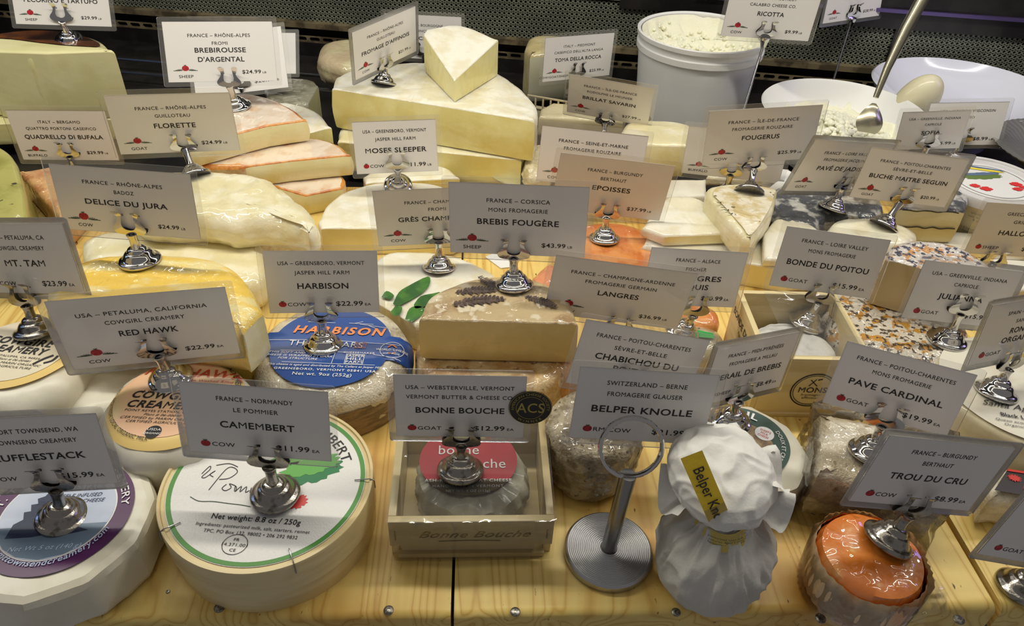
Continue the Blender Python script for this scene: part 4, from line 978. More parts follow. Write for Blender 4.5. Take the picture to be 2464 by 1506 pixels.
# ---------------- piles on the left
cheese('lower_half_wheel', 'white bloomy half wheel lying beneath the larger one, left of the 22.99 card', 'cheese', [(188, 592), (215, 562), (300, 545), (480, 545), (600, 560), (640, 600), (636, 660), (560, 690), (400, 700), (230, 660)], 0, .032, BLOOMY, bev=.010, amp_t=.0008, amp_s=.0015, seed=11, group='bloomy half wheels')
cheese('bloomy_half_wheel', 'big soft white bloomy half wheel in film, its edge creased at the right corner', 'cheese',
       [(300, 470), (366, 412), (482, 404), (599, 408), (655, 428), (728, 482), (765, 530), (742, 556), (700, 540), (640, 528), (560, 532), (479, 520), (340, 520)], .031, .062, BLOOMY, bev=.011, amp_t=.0026, amp_s=.0030, fr=46, seed=29, nside=8, group='bloomy half wheels')
cheese('yellow_rind_cheese', 'lower yellow rinded wheel in film, under the cloth marked one', 'cheese', [(150, 690), (190, 655), (380, 640), (540, 660), (620, 730), (640, 800), (610, 850), (420, 836), (250, 780)], 0, .046, YELLOWR, bev=.012, amp_s=.0015, seed=14, group='yellow rinded cheeses')
yc = cheese('yellow_rind_cheese', 'yellow rinded wheel half with pale cloth marks, uppermost of its pile', 'cheese', [(120, 640), (190, 620), (253, 604), (366, 601), (499, 612), (566, 638), (612, 692), (630, 740, 'c'), (580, 790, 's'), (350, 770), (120, 740)], .047, .088, YELLOWR, PASTEC, bev=.010, cbev=.005, amp_t=.0010, amp_s=.0014, seed=15, nside=8, group='yellow rinded cheeses')
cheese('orange_rind_wedge', 'orange rinded soft wedge, lowest of the pile of three', 'cheese', [(600, 430), (660, 405), (760, 400), (826, 425), (824, 452, 'c'), (735, 470, 'c')], 0, .022, ORANGE, PASTEC, bev=.003, cbev=.0016, amp_t=.0006, amp_s=.0012, cbulge=.002, edgemat=OREDGE, seed=17, group='orange rinded wedges')
cheese('orange_rind_wedge', 'orange rinded soft wedge in shiny film, middle of the pile of three', 'cheese', [(440, 400), (600, 345), (732, 328), (806, 343), (845, 372, 'c'), (700, 386, 'c'), (590, 400, 's')], .023, .046, ORANGE, PASTEC, bev=.004, cbev=.0016, amp_t=.0006, amp_s=.0012, cbulge=.0025, edgemat=OREDGE, seed=18, group='orange rinded wedges')
cheese('orange_rind_wedge', 'orange rinded soft wedge with a chrome stand on it, uppermost of the pile', 'cheese', [(440, 290), (500, 240), (578, 224), (632, 230), (700, 258), (738, 288, 'c'), (640, 302, 'c'), (450, 352, 's')], .047, .070, ORANGE, PASTEC, bev=.004, cbev=.0016, amp_t=.0006, amp_s=.0012, cbulge=.0025, edgemat=OREDGE, seed=19, group='orange rinded wedges')
cheese('bloomy_round_cheese', 'white rinded wheel behind the orange rinded wedges', 'cheese', [(600, 260), (685, 244), (760, 264), (798, 305, 'c'), (700, 330, 's'), (600, 320)], 0, .045, BLOOM, PASTEY, bev=.006, seed=21)
cheese('grey_rind_log', 'grey rinded piece of cheese in the dark gap before the steel rails', 'cheese', [(640, 190), (700, 184), (752, 190), (766, 206, 'c'), (742, 250, 's'), (640, 250)], 0, .045, M('grey_green_rind', srgb(150, 148, 128), srgb(120, 116, 94), scale=40, rough=.55, coat=.6, bump=.6, wrinkle=.9, wscale=40), PASTEG, bev=.006, seed=22)
for nm, pts, zb, zt, lb in (('truffle_cheese_block', [(-70, 112), (-20, 80), (80, 69), (170, 74), (238, 90), (275, 122, 'c'), (110, 128, 'c'), (-60, 122, 's')], .026, .10, 'tall pale yellow cheese block with a dark brown top rind'),):
    t = cheese(nm, lb, 'cheese', pts, zb, zt, PASTEG, M('block_cut_face', srgb(232, 228, 178), srgb(222, 216, 160), scale=18, rough=.5, coat=.5, coatr=.15, bump=.2, bscale=50, c3=srgb(50, 40, 26), s3=60, lo3=.80, hi3=.83), bev=.010, cbev=.0015, amp_t=.0004, seed=23)
    q = [P(x, y, .1008)[:2] for x, y in [(-60, 108), (-15, 85), (80, 74), (165, 80), (222, 96), (240, 112), (180, 110), (110, 104), (0, 92)]]
    q = catmull(q + [q[0]], 4)[:-1]; v, f = poly(q, lambda x, y: (x, y, .1012)); obj('brown_top_rind', v, f, DKBROWN, t, smooth=False)
cheese('truffle_cheese_slab', 'thick pale yellow slab leaning in front of the brown topped block', 'cheese', [(-90, 126, 's'), (-70, 112, 's'), (116, 121, 's'), (122, 133, 's'), (72, 136, 's')], .026, .096, bpy.data.materials['block_cut_face'], bev=.003, seed=27)
cheese('yellow_cheese_block', 'squat yellow cheese beneath the tall brown topped block', 'cheese', [(-70, 262), (60, 252), (200, 252), (292, 262), (296, 285, 'c'), (-60, 300, 's')], 0, .025, PASTEG, PASTEY, bev=.006, seed=24)
cheese('black_rind_wedge', 'greenish yellow wedge with thin black rind at the left edge', 'cheese', [(-120, 380, 's'), (-10, 345), (30, 375), (52, 440), (64, 520, 's'), (-30, 575, 's')], 0, .062, M('green_cut_face', srgb(176, 172, 96), srgb(150, 146, 70), scale=30, rough=.5, coat=.5, c3=srgb(60, 56, 34), s3=140, lo3=.7, hi3=.75), PASTEG, bev=.004, seed=25)
cheese('square_washed_cheese', 'square brown-orange washed rind cheese beside the black rinded wedge', 'cheese', [(42, 412, 's'), (165, 392, 's'), (235, 440, 's'), (150, 528, 's')], 0, .030, M('brick_orange_rind', srgb(214, 168, 112), srgb(190, 132, 84), scale=45, rough=.5, coat=.6, coatr=.12, bump=.7, bscale=140, wrinkle=1, wscale=50), bev=.004, seed=26)

# ---------------- middle back: the big white half wheels with the wedge on top
cheese('big_half_wheel', 'large pale yellow half wheel beneath the other big one', 'cheese', [(812, 330), (830, 300), (960, 270), (1150, 290), (1262, 345), (1255, 385, 'c'), (812, 340, 's')], 0, .034, BLOOMY, PASTEY, bev=.006, amp_t=.0006, seed=31, cbulge=-.001, group='big white half wheels')
cheese('big_half_wheel', 'large white topped half wheel in film with a chrome stand and a wedge on it', 'cheese', [(798, 207), (812, 180), (870, 160), (960, 150), (1090, 152), (1190, 172), (1245, 202), (1288, 245), (1296, 270), (1286, 290, 'c'), (798, 212, 's')], .035, .08, BLOOM, PASTEY, bev=.006, cbev=.0015, amp_t=.0012, amp_s=.0015, seed=32, cbulge=.003, group='big white half wheels')
cheese('white_wedge', 'pale yellow wedge with a shiny white top, set on the big half wheel', 'cheese', outline([(1022, 172, 's'), (1028, 164), (1110, 158), (1197, 182, 'c'), (1094, 246, 'c')], .081), .081, .117, BLOOM, PASTEY, bev=.003, cbev=.0013, amp_t=.0006, seed=33, tilt=(0, .22))
cheese('tan_rind_cheese', 'pale cheese with a folded tan rind behind the 21.99 sideways card', 'cheese', [(760, 128), (785, 95), (850, 88), (910, 105), (915, 150), (850, 160), (790, 148)], .02, .055, M('folded_tan_rind', srgb(196, 178, 144), srgb(208, 202, 160), scale=20, rough=.5, coat=.5, bump=1, bscale=70, wrinkle=.9, wscale=25), bev=.012, amp_s=.003, seed=34)
cheese('pale_cheese_block', 'pale block standing under the tan rinded cheese', 'cheese', [(800, 178, 's'), (815, 165, 's'), (900, 165, 's'), (900, 185, 's')], -.014, .02, PASTEG, bev=.003, seed=35)
cheese('holed_cheese_half', 'small half cheese with holes in its cut face, behind the 11.99 card stand', 'cheese', [(872, 424), (920, 398), (1000, 390), (1070, 400), (1106, 428, 'c'), (880, 440, 's')], 0, .018, BLOOM, M('holed_paste', srgb(234, 222, 160), srgb(222, 206, 132), scale=60, rough=.45, coat=.5, bump=.5, bscale=120, c3=srgb(176, 152, 84), s3=90, lo3=.66, hi3=.70), bev=.004, seed=36)
cheese('white_half_wheel', 'white rinded half wheel with a pale cut face, left of the Champagne card', 'cheese', [(764, 532), (790, 488), (849, 452), (930, 437), (1040, 440), (1120, 480), (1140, 530), (1090, 552, 'c'), (772, 548, 's')], 0, .028, BLOOM, PASTEC, bev=.004, cbev=.0012, amp_t=.0009, seed=37)

# ---------------- middle right
cheese('flat_orange_cheese', 'flat round orange washed rind cheese under the 37.99 card', 'cheese', circle(P(1478, 600, .02)[:2], .050), 0, .0195, ORANGE2, bev=.006, amp_t=.0008, amp_s=.001, seed=41)
cheese('salmon_orange_piece', 'small salmon-orange cheese piece in a clear tray behind the fern topped cheese', 'cheese', [(1262, 690), (1290, 655), (1325, 632), (1345, 660), (1335, 705, 's')], 0, .028, M('salmon_rind', srgb(226, 146, 104), srgb(206, 110, 62), scale=50, rough=.4, coat=.9, coatr=.06, bump=.6, bscale=120, wrinkle=1, wscale=55), bev=.005, amp_t=.002, seed=42)
v, f = [], []
q = [P(x, y, .001)[:2] for x, y in [(1168, 618), (1205, 645), (1235, 642), (1250, 625), (1210, 600)]]
v, f = poly(q, lambda x, y: (x, y, .0012)); v2 = [(a, b, .0002) for a, b, _ in v]; n = len(v)
o = obj('white_label_slip', v + v2, f + [tuple(reversed([i + n for i in t])) for t in f] + [(i, i + n, (i + 1) % n + n, (i + 1) % n) for i in range(n)], WHITEPL, None, smooth=False); tag(o, 'blank white paper slip lying on the bare board in the middle', 'paper slip')
cheese('cut_bloomy_wheel', 'white rinded wheel with a yellow cut face, under the wedges left of the crate', 'cheese', [(1545, 590), (1590, 525), (1700, 500), (1850, 520), (1960, 560), (1990, 640), (1905, 652, 'c'), (1600, 600, 's')], 0, .024, BLOOM, PASTEC, bev=.004, seed=43)
cheese('thin_white_wedge', 'thin white wedge in film with a black-specked tip, left of the cracked wedge', 'cheese', [(1545, 545), (1598, 478), (1660, 470), (1720, 500), (1770, 560, 'c'), (1600, 566, 's')], .025, .037, BLOOM, PASTEC, bev=.004, cbev=.002, amp_t=.0008, seed=44)
cheese('pale_bloomy_slice', 'pale bloomy slice right of the cracked wedge, partly under its tip', 'cheese', [(1838, 560), (1870, 525), (1930, 530), (1975, 560), (1960, 625, 's'), (1838, 622, 's')], .025, .034, BLOOM, PASTEC, bev=.003, seed=45)
CRACK = M('cracked_bloomy_rind', srgb(236, 228, 204), srgb(210, 190, 138), scale=70, rough=.5, coat=.8, coatr=.08, bump=1, bscale=160, wrinkle=1, wscale=50, c3=srgb(120, 108, 70), s3=110, lo3=.66, hi3=.70)
fo = cheese('cracked_white_wedge', 'thick creamy wedge with a cracked white top and black marks', 'cheese', [(1700, 468), (1708, 448), (1780, 438), (1862, 450), (1872, 466), (1862, 500, 's'), (1808, 578, 's'), (1790, 570, 's')], .028, .055, BLOOMY, PASTEC, bev=.005, amp_t=.0006, amp_s=.001, seed=46)
q = [P(x, y, .0557)[:2] for x, y in [(1716, 470), (1726, 452), (1790, 445), (1858, 456), (1862, 470), (1850, 505), (1808, 565), (1785, 545), (1745, 500)]]
q = catmull(q + [q[0]], 4)[:-1]; v, f = poly(q, lambda x, y: (x, y, .0562)); obj('cracked_top_rind', v, f, CRACK, fo, smooth=False)
st = []
for (x, y, a) in ((1730, 490, 1), (1738, 500, -1), (1748, 508, 1), (1757, 515, 0)):
    b = P(x, y, .0557)[:2]; st.append(stroke([b + [-.002, .001 * a], b + [.0006, -.001], b + [.002, .0015 * a]], .0009))
v, f = flat(st, lambda x, y: (x, y, .0568)); obj('ink_marks', v, f, INK, fo, smooth=False)
cheese('ash_grey_cheese', 'ash grey marbled cheese block in film behind the 20.99 card', 'cheese', [(1832, 478), (1880, 442), (1960, 430), (2060, 440), (2125, 478), (2112, 520), (2000, 515), (1960, 540), (1870, 530)], 0, .035, ASH, bev=.008, amp_t=.002, amp_s=.003, fr=60, seed=47)
cheese('soft_white_disc', 'collapsed soft white cheese disc under the stand of the 20.99 card', 'cheese', [(1996, 540), (2030, 518), (2110, 518), (2180, 535), (2216, 565), (2190, 590), (2120, 590), (2040, 575)], .012, .040, M('soft_white_skin', srgb(240, 236, 212), srgb(226, 214, 178), scale=25, rough=.4, coat=.7, coatr=.1, wrinkle=.8, wscale=30, sss=.15), bev=.010, amp_t=.0015, seed=48)
bl = cheese('sliced_log_cheese', 'ash rinded log slice with a black line through its cream cut face', 'cheese', [(2160, 478), (2200, 455), (2290, 443), (2334, 470), (2324, 504, 'c'), (2165, 497, 's')], .012, .050, ASH, M('log_paste', srgb(226, 218, 176), srgb(216, 206, 156), scale=20, rough=.5, coat=.5, bump=.2), bev=.007, cbev=.003, amp_s=.001, seed=49, cbulge=.001)
a = P(2165, 497, .050)[:2]; b = P(2324, 504, .050)[:2]; d = (b - a) / np.linalg.norm(b - a); nr = np.array([d[1], -d[0]])
if nr[1] > 0: nr = -nr
ln = [stroke([(s * np.linalg.norm(b - a), zz + .0008 * math.sin(s * 23)) for s in np.linspace(.03, .95, 9)], .0014) for zz in (.030,)]
ln += [stroke([(s * np.linalg.norm(b - a), .0475 + .0006 * math.sin(s * 19)) for s in np.linspace(.04, .9, 9)], .0012)]
v, f = flat(ln, lambda x, z: np.append(a + d * x + nr * .0022, z)); obj('ash_line', v, f, C_('ash_line', 50, 50, 46), bl, smooth=False)

# flower crusted pair
cheese('flower_crusted_cheese', 'round cheese crusted with orange petals and herbs, lower of the two', 'cheese', circle((P(2035, 750, .045)[:2] + P(2380, 790, .045)[:2]) / 2 + [-.014, .002], .0530), 0, .045, HERB, bev=.010, amp_t=.0012, amp_s=.002, fr=120, seed=51, group='flower crusted cheeses')
cheese('flower_crusted_cheese', 'half cheese with a pale tan cut face and petal crust, on the lower crusted one', 'cheese', [(2132, 622), (2140, 590), (2215, 572), (2310, 590), (2390, 640), (2400, 690, 'c'), (2240, 650, 'c')], .046, .088, HERB2, TANP, bev=.006, cbev=.001, amp_t=.0012, seed=52, group='flower crusted cheeses')

# white wheel with script lettering
cw = P(2462, 935, .045)[:2]
sw = cheese('script_labelled_wheel', 'white paper topped wheel with black script lettering', 'cheese', circle(cw, .0560), 0, .045, M('pale_waxy_side', srgb(222, 212, 180), srgb(206, 192, 150), scale=20, rough=.45, coat=.4, bump=.2), bev=.004, seed=53)
v, f = disc(lambda a: .0535, 3, 72, lambda x, y: (cw[0] + x, cw[1] + y, .0463)); obj('paper_top', v, f, CREAMP, sw)
fn = lab(2420, 990, .045, math.radians(-14), lift=.0020)
v, f = flat([T('Santa Agnessa', .0052, .008, .0015, stretch=1.0, shear=.45), T('Black Label', .0034, .006, -.0070, bold=.03, stretch=1.0), T('Queso ecologico de cabra', .0021, .010, -.0118, shear=.3), T('Organic goat cheese', .0021, .010, -.0155, shear=.3)], fn); obj('lettering', v, f, INK, sw, smooth=False)
t = cheese('printed_packet', 'clear packet with red and black printed top at the right edge', 'packet', [(2378, 1165, 's'), (2420, 1122, 's'), (2540, 1135, 's'), (2540, 1215, 's'), (2385, 1195, 's')], 0, .028, WMOULD, bev=.006, amp_s=.002, amp_t=.001, seed=54)
fn = lambda x, y: np.append(P(x, y, .0302)[:2], .0306)
v, f = poly([(2424, 1130), (2540, 1148), (2540, 1205), (2392, 1180)], fn); obj('black_print', v, f, C_('black_print', 44, 38, 38, .3), t, smooth=False)
v, f = flat([poly([(2424, 1130), (2540, 1148), (2540, 1153), (2422, 1135)], lambda x, y: (x, y)), poly(blob(2440, 1152, 16, 7, .3, j=.3), lambda x, y: (x, y)), poly(blob(2475, 1172, 14, 6, -.3, j=.3), lambda x, y: (x, y))], lambda x, y: np.append(P(x, y, .0302)[:2], .0311)); obj('red_print', v, f, C_('red_print', 200, 50, 44, .3), t, smooth=False)

# mottled drum
cheese('mottled_drum_cheese', 'mottled grey drum of cheese in film behind the steel ring stand', 'cheese', circle(P(1432, 1010, .046)[:2], .0305), 0, .046, MOTTLE, bev=.006, amp_t=.0012, amp_s=.0022, fr=90, seed=55, bulge=.001, nside=8)
cheese('brown_ball_cheese', 'orange-brown rounded cheese peeking out left of the 21.99 card', 'cheese', circle(P(1372, 860, .034)[:2], .019, 48), 0, .036, M('brown_orange_rind', srgb(206, 150, 92), srgb(170, 112, 62), scale=40, rough=.45, coat=.8, bump=.5, wrinkle=1, wscale=60), bev=.012, seed=56)
cheese('orange_washed_button', 'small orange washed cheese beside the printed side of the crate', 'cheese', circle(P(1685, 758, .024)[:2], .0165, 48), 0, .026, ORANGE2, bev=.008, seed=57)
t = cheese('green_stickered_pack', 'film wrapped piece with a bright green sticker, behind the slanting 8.49 card', 'packet', [(1655, 800), (1670, 775), (1730, 790), (1750, 830), (1700, 850), (1650, 840)], 0, .026, M('film_wrapped_pale', srgb(190, 178, 142), srgb(160, 148, 118), scale=40, rough=.4, coat=.9, coatr=.06, wrinkle=1, wscale=60), bev=.008, seed=58)
v, f = poly([(1678, 795), (1716, 803), (1718, 815), (1682, 812)], lambda x, y: np.append(P(x, y, .0275)[:2], .0280)); obj('green_sticker', v, f, C_('bright_green_sticker', 40, 170, 70, .3), t, smooth=False)
# ---------------- square wooden crate with the red labelled cheese, in film
def frame_on(p0, p1):   # local frame: x along p0->p1 (front bottom edge), y inward, z up
    p0 = np.array(p0, float); p1 = np.array(p1, float); d = (p1 - p0)[:2]; L_ = np.linalg.norm(d); d /= L_; nr = np.array([-d[1], d[0]])
    return (lambda q: np.array([p0[0] + d[0] * q[0] + nr[0] * q[1], p0[1] + d[1] * q[0] + nr[1] * q[1], q[2]])), L_
a = P(932, 1257, .036); b = P(1335, 1253, .036)
FB, LBX = frame_on(a, b); dp = .083; hh = .036; th = .0045
bc = thing('wooden_cheese_crate', FB((LBX / 2, dp / 2, 0)), 'low square wooden crate in clear film holding a wrinkled cheese with a red label', 'cheese crate')
def part_box(name, A, B, mat, par, T_, bv=.0006, **k):
    v, f = bevbox(A, B, bv, T_); return obj(name, v, f, mat, par, angle=30, **k)
part_box('side_board', (0, th, .0), (th, dp, hh), PLYW, bc, FB); part_box('side_board', (LBX - th, th, .0), (LBX, dp, hh), PLYW, bc, FB)
part_box('back_board', (th, dp - th, .0), (LBX - th, dp, hh), PLYW, bc, FB)
part_box('front_board', (0, 0, .0135), (LBX, th, hh), PLYW, bc, FB); part_box('front_board', (.004, .001, .0), (LBX - .004, th, .004), PLYW, bc, FB)
part_box('base_board', (th, th, .0), (LBX - th, dp - th, .003), PLYW, bc, FB)
part_box('inner_board', (.006, .0035, .0035), (LBX - .010, .006, .0135), M('pale_inner_board', srgb(214, 200, 160), rough=.6), bc, FB)
for x in (.0035, LBX - .0035):
    v, f = tube([FB((x, -.0003, .020)), FB((x, -.0003, .028))], .0004, 6); obj('staple', v, f, STEEL, bc)
it = [T('Bonne Bouche', .0058, LBX / 2 + .002, .0215, stretch=1.25, shear=.5, bold=-.01), stroke([(LBX * .30, .0180), (LBX * .5, .0186), (LBX * .68, .0180)], .0006)]
v, f = flat(it, lambda x, z: FB((x, -.0003, z))); obj('stamped_lettering', v, f, C_('brown_stamp', 120, 96, 60), bc, smooth=False)
cc2 = P(1115, 1140, .030)[:2]; cc2 = np.array([cc2[0], (FB((LBX / 2, dp / 2, 0)))[1] + .001])
t, c = None, cc2
wr = M('wrinkled_grey_rind', srgb(186, 184, 166), srgb(160, 158, 142), scale=40, rough=.55, coat=.5, coatr=.15, bump=1, bscale=60)
out_, tg = circle(np.array(FB((LBX / 2, dp / 2, 0))[:2]), .0348)
v, rf, cf, n = slab(out_, tg, .0035, .0305, bev=.009, amp_t=.0022, amp_s=.0022, fr=150, seed=61, nside=6)
tag(obj('wrinkled_round_cheese', v, rf, wr, None), 'wrinkled grey round cheese inside the film covered crate, under a red label', 'cheese')
LBB = lambda x, y, u=0.0: np.array([cc2[0] + .003 + x, cc2[1] + .0055 + y, .0328 + u])
lb = thing('red_oval_label', (cc2[0], cc2[1], .0326), 'red and brown oval label reading bonne bouche lying on the crated cheese', 'label')
rx, ry = .0300, .0275
rr_ = lambda a: 1 / math.sqrt((math.cos(a) / rx) ** 2 + (math.sin(a) / ry) ** 2)
redl = M('crimson_label', srgb(176, 28, 48), rough=.35, coat=.4, coatr=.12)
v, f = disc(rr_, 3, 72, LBB); n0 = len(v); v += [p - np.array([0, 0, .0003]) for p in v]; f += [tuple(reversed([i + n0 for i in q])) for q in f]; obj('red_field', v, f, redl, lb)
lower = [(rr_(a) * math.cos(a), rr_(a) * math.sin(a)) for a in np.linspace(math.radians(212), math.radians(328), 30)]
v, f = poly(lower, up(LBB, .0002)); obj('brown_field', v, f, C_('brown_label_field', 98, 84, 48, .35), lb, smooth=False)
v, f = flat([rect(-.0135, .0175, .0095, .0250, .0038)], up(LBB, .0002)); v, f = poly([(-.0125, .0165), (.0105, .0165), (.0105, .0255), (-.0125, .0255)], up(LBB, .0002)); obj('cream_panel', v, f, C_('cream_panel', 236, 226, 160, .4), lb, smooth=False)
v, f = flat([T('creamery', .0035, -.001, .0185, stretch=1.0)], up(LBB, .0004)); obj('lettering', v, f, INK, lb, smooth=False)
it = [T('bonne', .0072, -.006, .0040, stretch=.95), T('bouche', .0072, .008, -.0070, stretch=.95), T('ASH-RIPENED GOAT CHEESE', .0022, 0, -.0175, stretch=1.1, bold=.04, sp=1.2), T('HANDMADE IN VERMONT', .0019, 0, -.0215, stretch=1.1, bold=.02, sp=1.25), T('NET WT. 4 OZ (113g)', .0017, 0, -.0250, stretch=1.1, bold=.01)]
v, f = flat(it, up(LBB, .0004)); obj('white_lettering', v, f, WHITEINK, lb, smooth=False)
SB = lambda x, y, u=0.0: LBB(x, y, u + .0008)
v, f = poly([(.0145, .0145), (.0345, .0130), (.0345, .0270), (.0145, .0285)], SB); obj('blue_award_sticker', v, f, C_('award_blue', 26, 40, 124, .3), lb, smooth=False)
it = [T('GOOD', .0023, .0200, .0245, stretch=1.15, bold=.03), T('FOOD', .0023, .0200, .0212, stretch=1.15, bold=.03), T('awards', .0023, .0200, .0183, stretch=1.0), T('WINNER | 2017', .0015, .0215, .0152, stretch=1.1, bold=.03), disc(lambda a: .0026 * (1 + .12 * math.cos(12 * a)), 2, 48, lambda x, y: (x, y), .0300, .0225), (np.array([(.0285, .0215), (.0300, .0205), (.0292, .0172), (.0275, .0180)]), [(3, 2, 1, 0)]), (np.array([(.0315, .0215), (.0300, .0205), (.0308, .0172), (.0325, .0180)]), [(0, 1, 2, 3)])]
it[4] = (np.array(it[4][0]), it[4][1])
v, f = flat(it, up(SB, .0002)); obj('sticker_lettering', v, f, WHITEINK, lb, smooth=False)
# film over the crate: top sheet stretched with gathered edges, and down the front
v = []; f = []; nx, ny = 40, 30
for j in range(ny + 1):
    for i in range(nx + 1):
        x = -.001 + (LBX + .002) * i / nx; y = -.0012 + (dp + .002) * j / ny
        e = min(i, nx - i, j, ny - j); v.append(FB((x, y, hh + .0010 + (.0004 * noise.noise(Vector((x * 400, y * 400, 1))) if e > 3 else .0010 * abs(noise.noise(Vector((x * 900, y * 900, 5))))))))
for j in range(ny):
    for i in range(nx): q = j * (nx + 1) + i; f.append((q, q + 1, q + nx + 2, q + nx + 1))
FILMT = FILM('taut_film', fac=.06, rough=.06, bump=.35, bscale=40, milk=.05)
obj('film_cover', v, f, FILMT, bc)
v = []; f = []
for k in range(9):
    for i in range(nx + 1):
        x = -.0012 + (LBX + .0024) * i / nx; v.append(FB((x, -.0014 - .0006 * noise.noise(Vector((x * 300, k * .8, 3))), .001 + (hh + .0002) * k / 8)))
for k in range(8):
    for i in range(nx): q = k * (nx + 1) + i; f.append((q, q + 1, q + nx + 2, q + nx + 1))
obj('film_front', v, f, FILMT, bc)
# round award seal stuck on the card
cS, RS, wS, hS = card_frame('bouche')
def SE(x, y, u=0.0): return cS + RS @ np.array([wS / 2 + .0030 + x, -.0011 - u, .0010 + y])
se = thing('award_seal', SE(0, -.013), 'round black and gold award seal stuck to the corner of the 12.99 card', 'sticker')
ec = lambda r: (lambda a: r * (1 / math.sqrt((math.cos(a) / 1.0) ** 2 + (math.sin(a) / .98) ** 2)))
gold = M('gold_foil', srgb(176, 160, 96), rough=.3, metal=.9)
blk = C_('seal_black', 24, 26, 24, .3)
v, f = disc(ec(.0124), 2, 60, SE); n0 = len(v); v += [SE(0, 0, -.0003) - SE(0, 0, 0) + p for p in v]; f += [tuple(reversed([i + n0 for i in q])) for q in f]; obj('seal_disc', v, f, blk, se, smooth=False)
it = [ringband(.0119, .0122, 60, lambda x, y: (x, y)), ringband(.0080, .0083, 60, lambda x, y: (x, y))]
it = [(np.array(a), b) for a, b in it] + [T('ACS', .0070, 0, -.0034, stretch=.85, bold=.02), arc_text('AMERICAN CHEESE SOCIETY', .0017, .0093, math.radians(90), None, stretch=1.0, bold=.01), arc_text('WINNER', .0017, .0110, math.radians(-90), None, top=False, stretch=1.2, bold=.01, sp=1.6)]
v, f = flat(it, up(SE, .0002)); obj('gold_print', v, f, gold, se, smooth=False)

# ---------------- white paper wrapped cheese with dark green label
c = P(1792, 1078, .028)[:2]; fac = []
for i in range(96):
    a = 2 * math.pi * i / 96; q = math.pi / 9; r = .0415 * (math.cos(q) / math.cos((a + .2) % (2 * q) - q) * .7 + .3); fac.append((c[0] + r * math.cos(a), c[1] + r * math.sin(a)))
pr = cheese('wrapped_round_cheese', 'white paper wrapped round cheese with a dark green label, behind the tied bag', 'cheese', (np.array(fac), [''] * 96), 0, .029, PAPERW, bev=.006, amp_t=.001, amp_s=.002, fr=50, seed=63, angle=25, group='round cheeses in printed paper')
LP = lab(1786, 1062, .029, math.radians(-35), lift=.0012)
v, f = disc(lambda a: .0300, 3, 60, LP); obj('green_label', v, f, M('dark_green_print', srgb(30, 66, 52), rough=.35, coat=.3), pr)
v, f = disc(lambda a: .0185, 2, 40, up(LP, .0002), .002, -.002); obj('picture_print', v, f, M('brown_picture_print', srgb(120, 92, 66), srgb(170, 150, 110), scale=140, rough=.4), pr)
v, f = disc(lambda a: .0062, 2, 30, up(LP, .0004), .010, .0135); obj('white_dot_print', v, f, WHITEINK, pr)
v, f = flat([T("SHEEP'S", .0018, .010, .0150, stretch=.8), T('MILK', .0018, .010, .0124, stretch=.85), T('CHEESE', .0018, .010, .0098, stretch=.8)], up(LP, .0006)); obj('red_lettering', v, f, C_('red_ink', 200, 60, 50), pr, smooth=False)
v, f = flat([arc_text('PERAIL', .0058, .0215, math.radians(125), None, stretch=1.2, bold=.03), arc_text('DOUX ET CREMEUX', .0026, .0245, math.radians(10), None, stretch=1.0), arc_text('MADE IN FRANCE SHEEP CHEESE', .0020, .0240, math.radians(-60), None, stretch=1.0)], up(LP, .0006)); obj('white_lettering', v, f, WHITEINK, pr, smooth=False)

# ---------------- steel ring stand
rb_ = P(1465, 1317, .006); rt = P(1522, 1084, .052)
rs = thing('ring_stand', (rb_[0], rb_[1], 0), 'steel ring stand with a grooved round base and double wire ring', 'ring stand')
prof = [(.0258, 0), (.0264, .0008), (.0264, .0045), (.0256, .0056)]
r = .0250
while r > .0042: prof += [(r, .0060), (r - .0006, .00535)]; r -= .0011
prof.append((.0035, .0060))
v, f = lathe(prof, 72, c=(rb_[0], rb_[1], 0)); obj('grooved_base', v, f, M('turned_steel', srgb(190, 190, 192), rough=.38, metal=1), rs, angle=25)
topz = .044; tp = None
best = None
for zz in np.linspace(.03, .07, 81):
    p = P(1512, 1142, zz); dd = np.hypot(p[0] - rb_[0], p[1] - rb_[1])
    if best is None or dd < best[0]: best = (dd, zz, p)
tp = best[2]
v, f = tube([(rb_[0], rb_[1], .0055), tuple(tp)], .0046, 24); obj('post', v, f, STEEL, rs, angle=50)
cR = card_frame('belper'); nrmR = cR[1] @ np.array([0, -1, 0])
ctr = None; rad_ = .0170
axisu = np.array([0.05, .42, .9]); axisu /= np.linalg.norm(axisu); axr = np.array([1, 0, .03]); axr -= axisu * (axr @ axisu); axr /= np.linalg.norm(axr)
ctr = tp + axisu * (rad_ - .001)
pth = []
for i in range(64):
    a = 2 * math.pi * 2 * i / 64 - math.pi / 2; off = -.0011 + .0022 * i / 64
    pth.append(ctr + rad_ * (math.cos(a) * axr + math.sin(a) * axisu) + np.cross(axr, axisu) * off)
v, f = tube(pth, .0013, 8); obj('wire_ring', v, f, CHROME, rs)

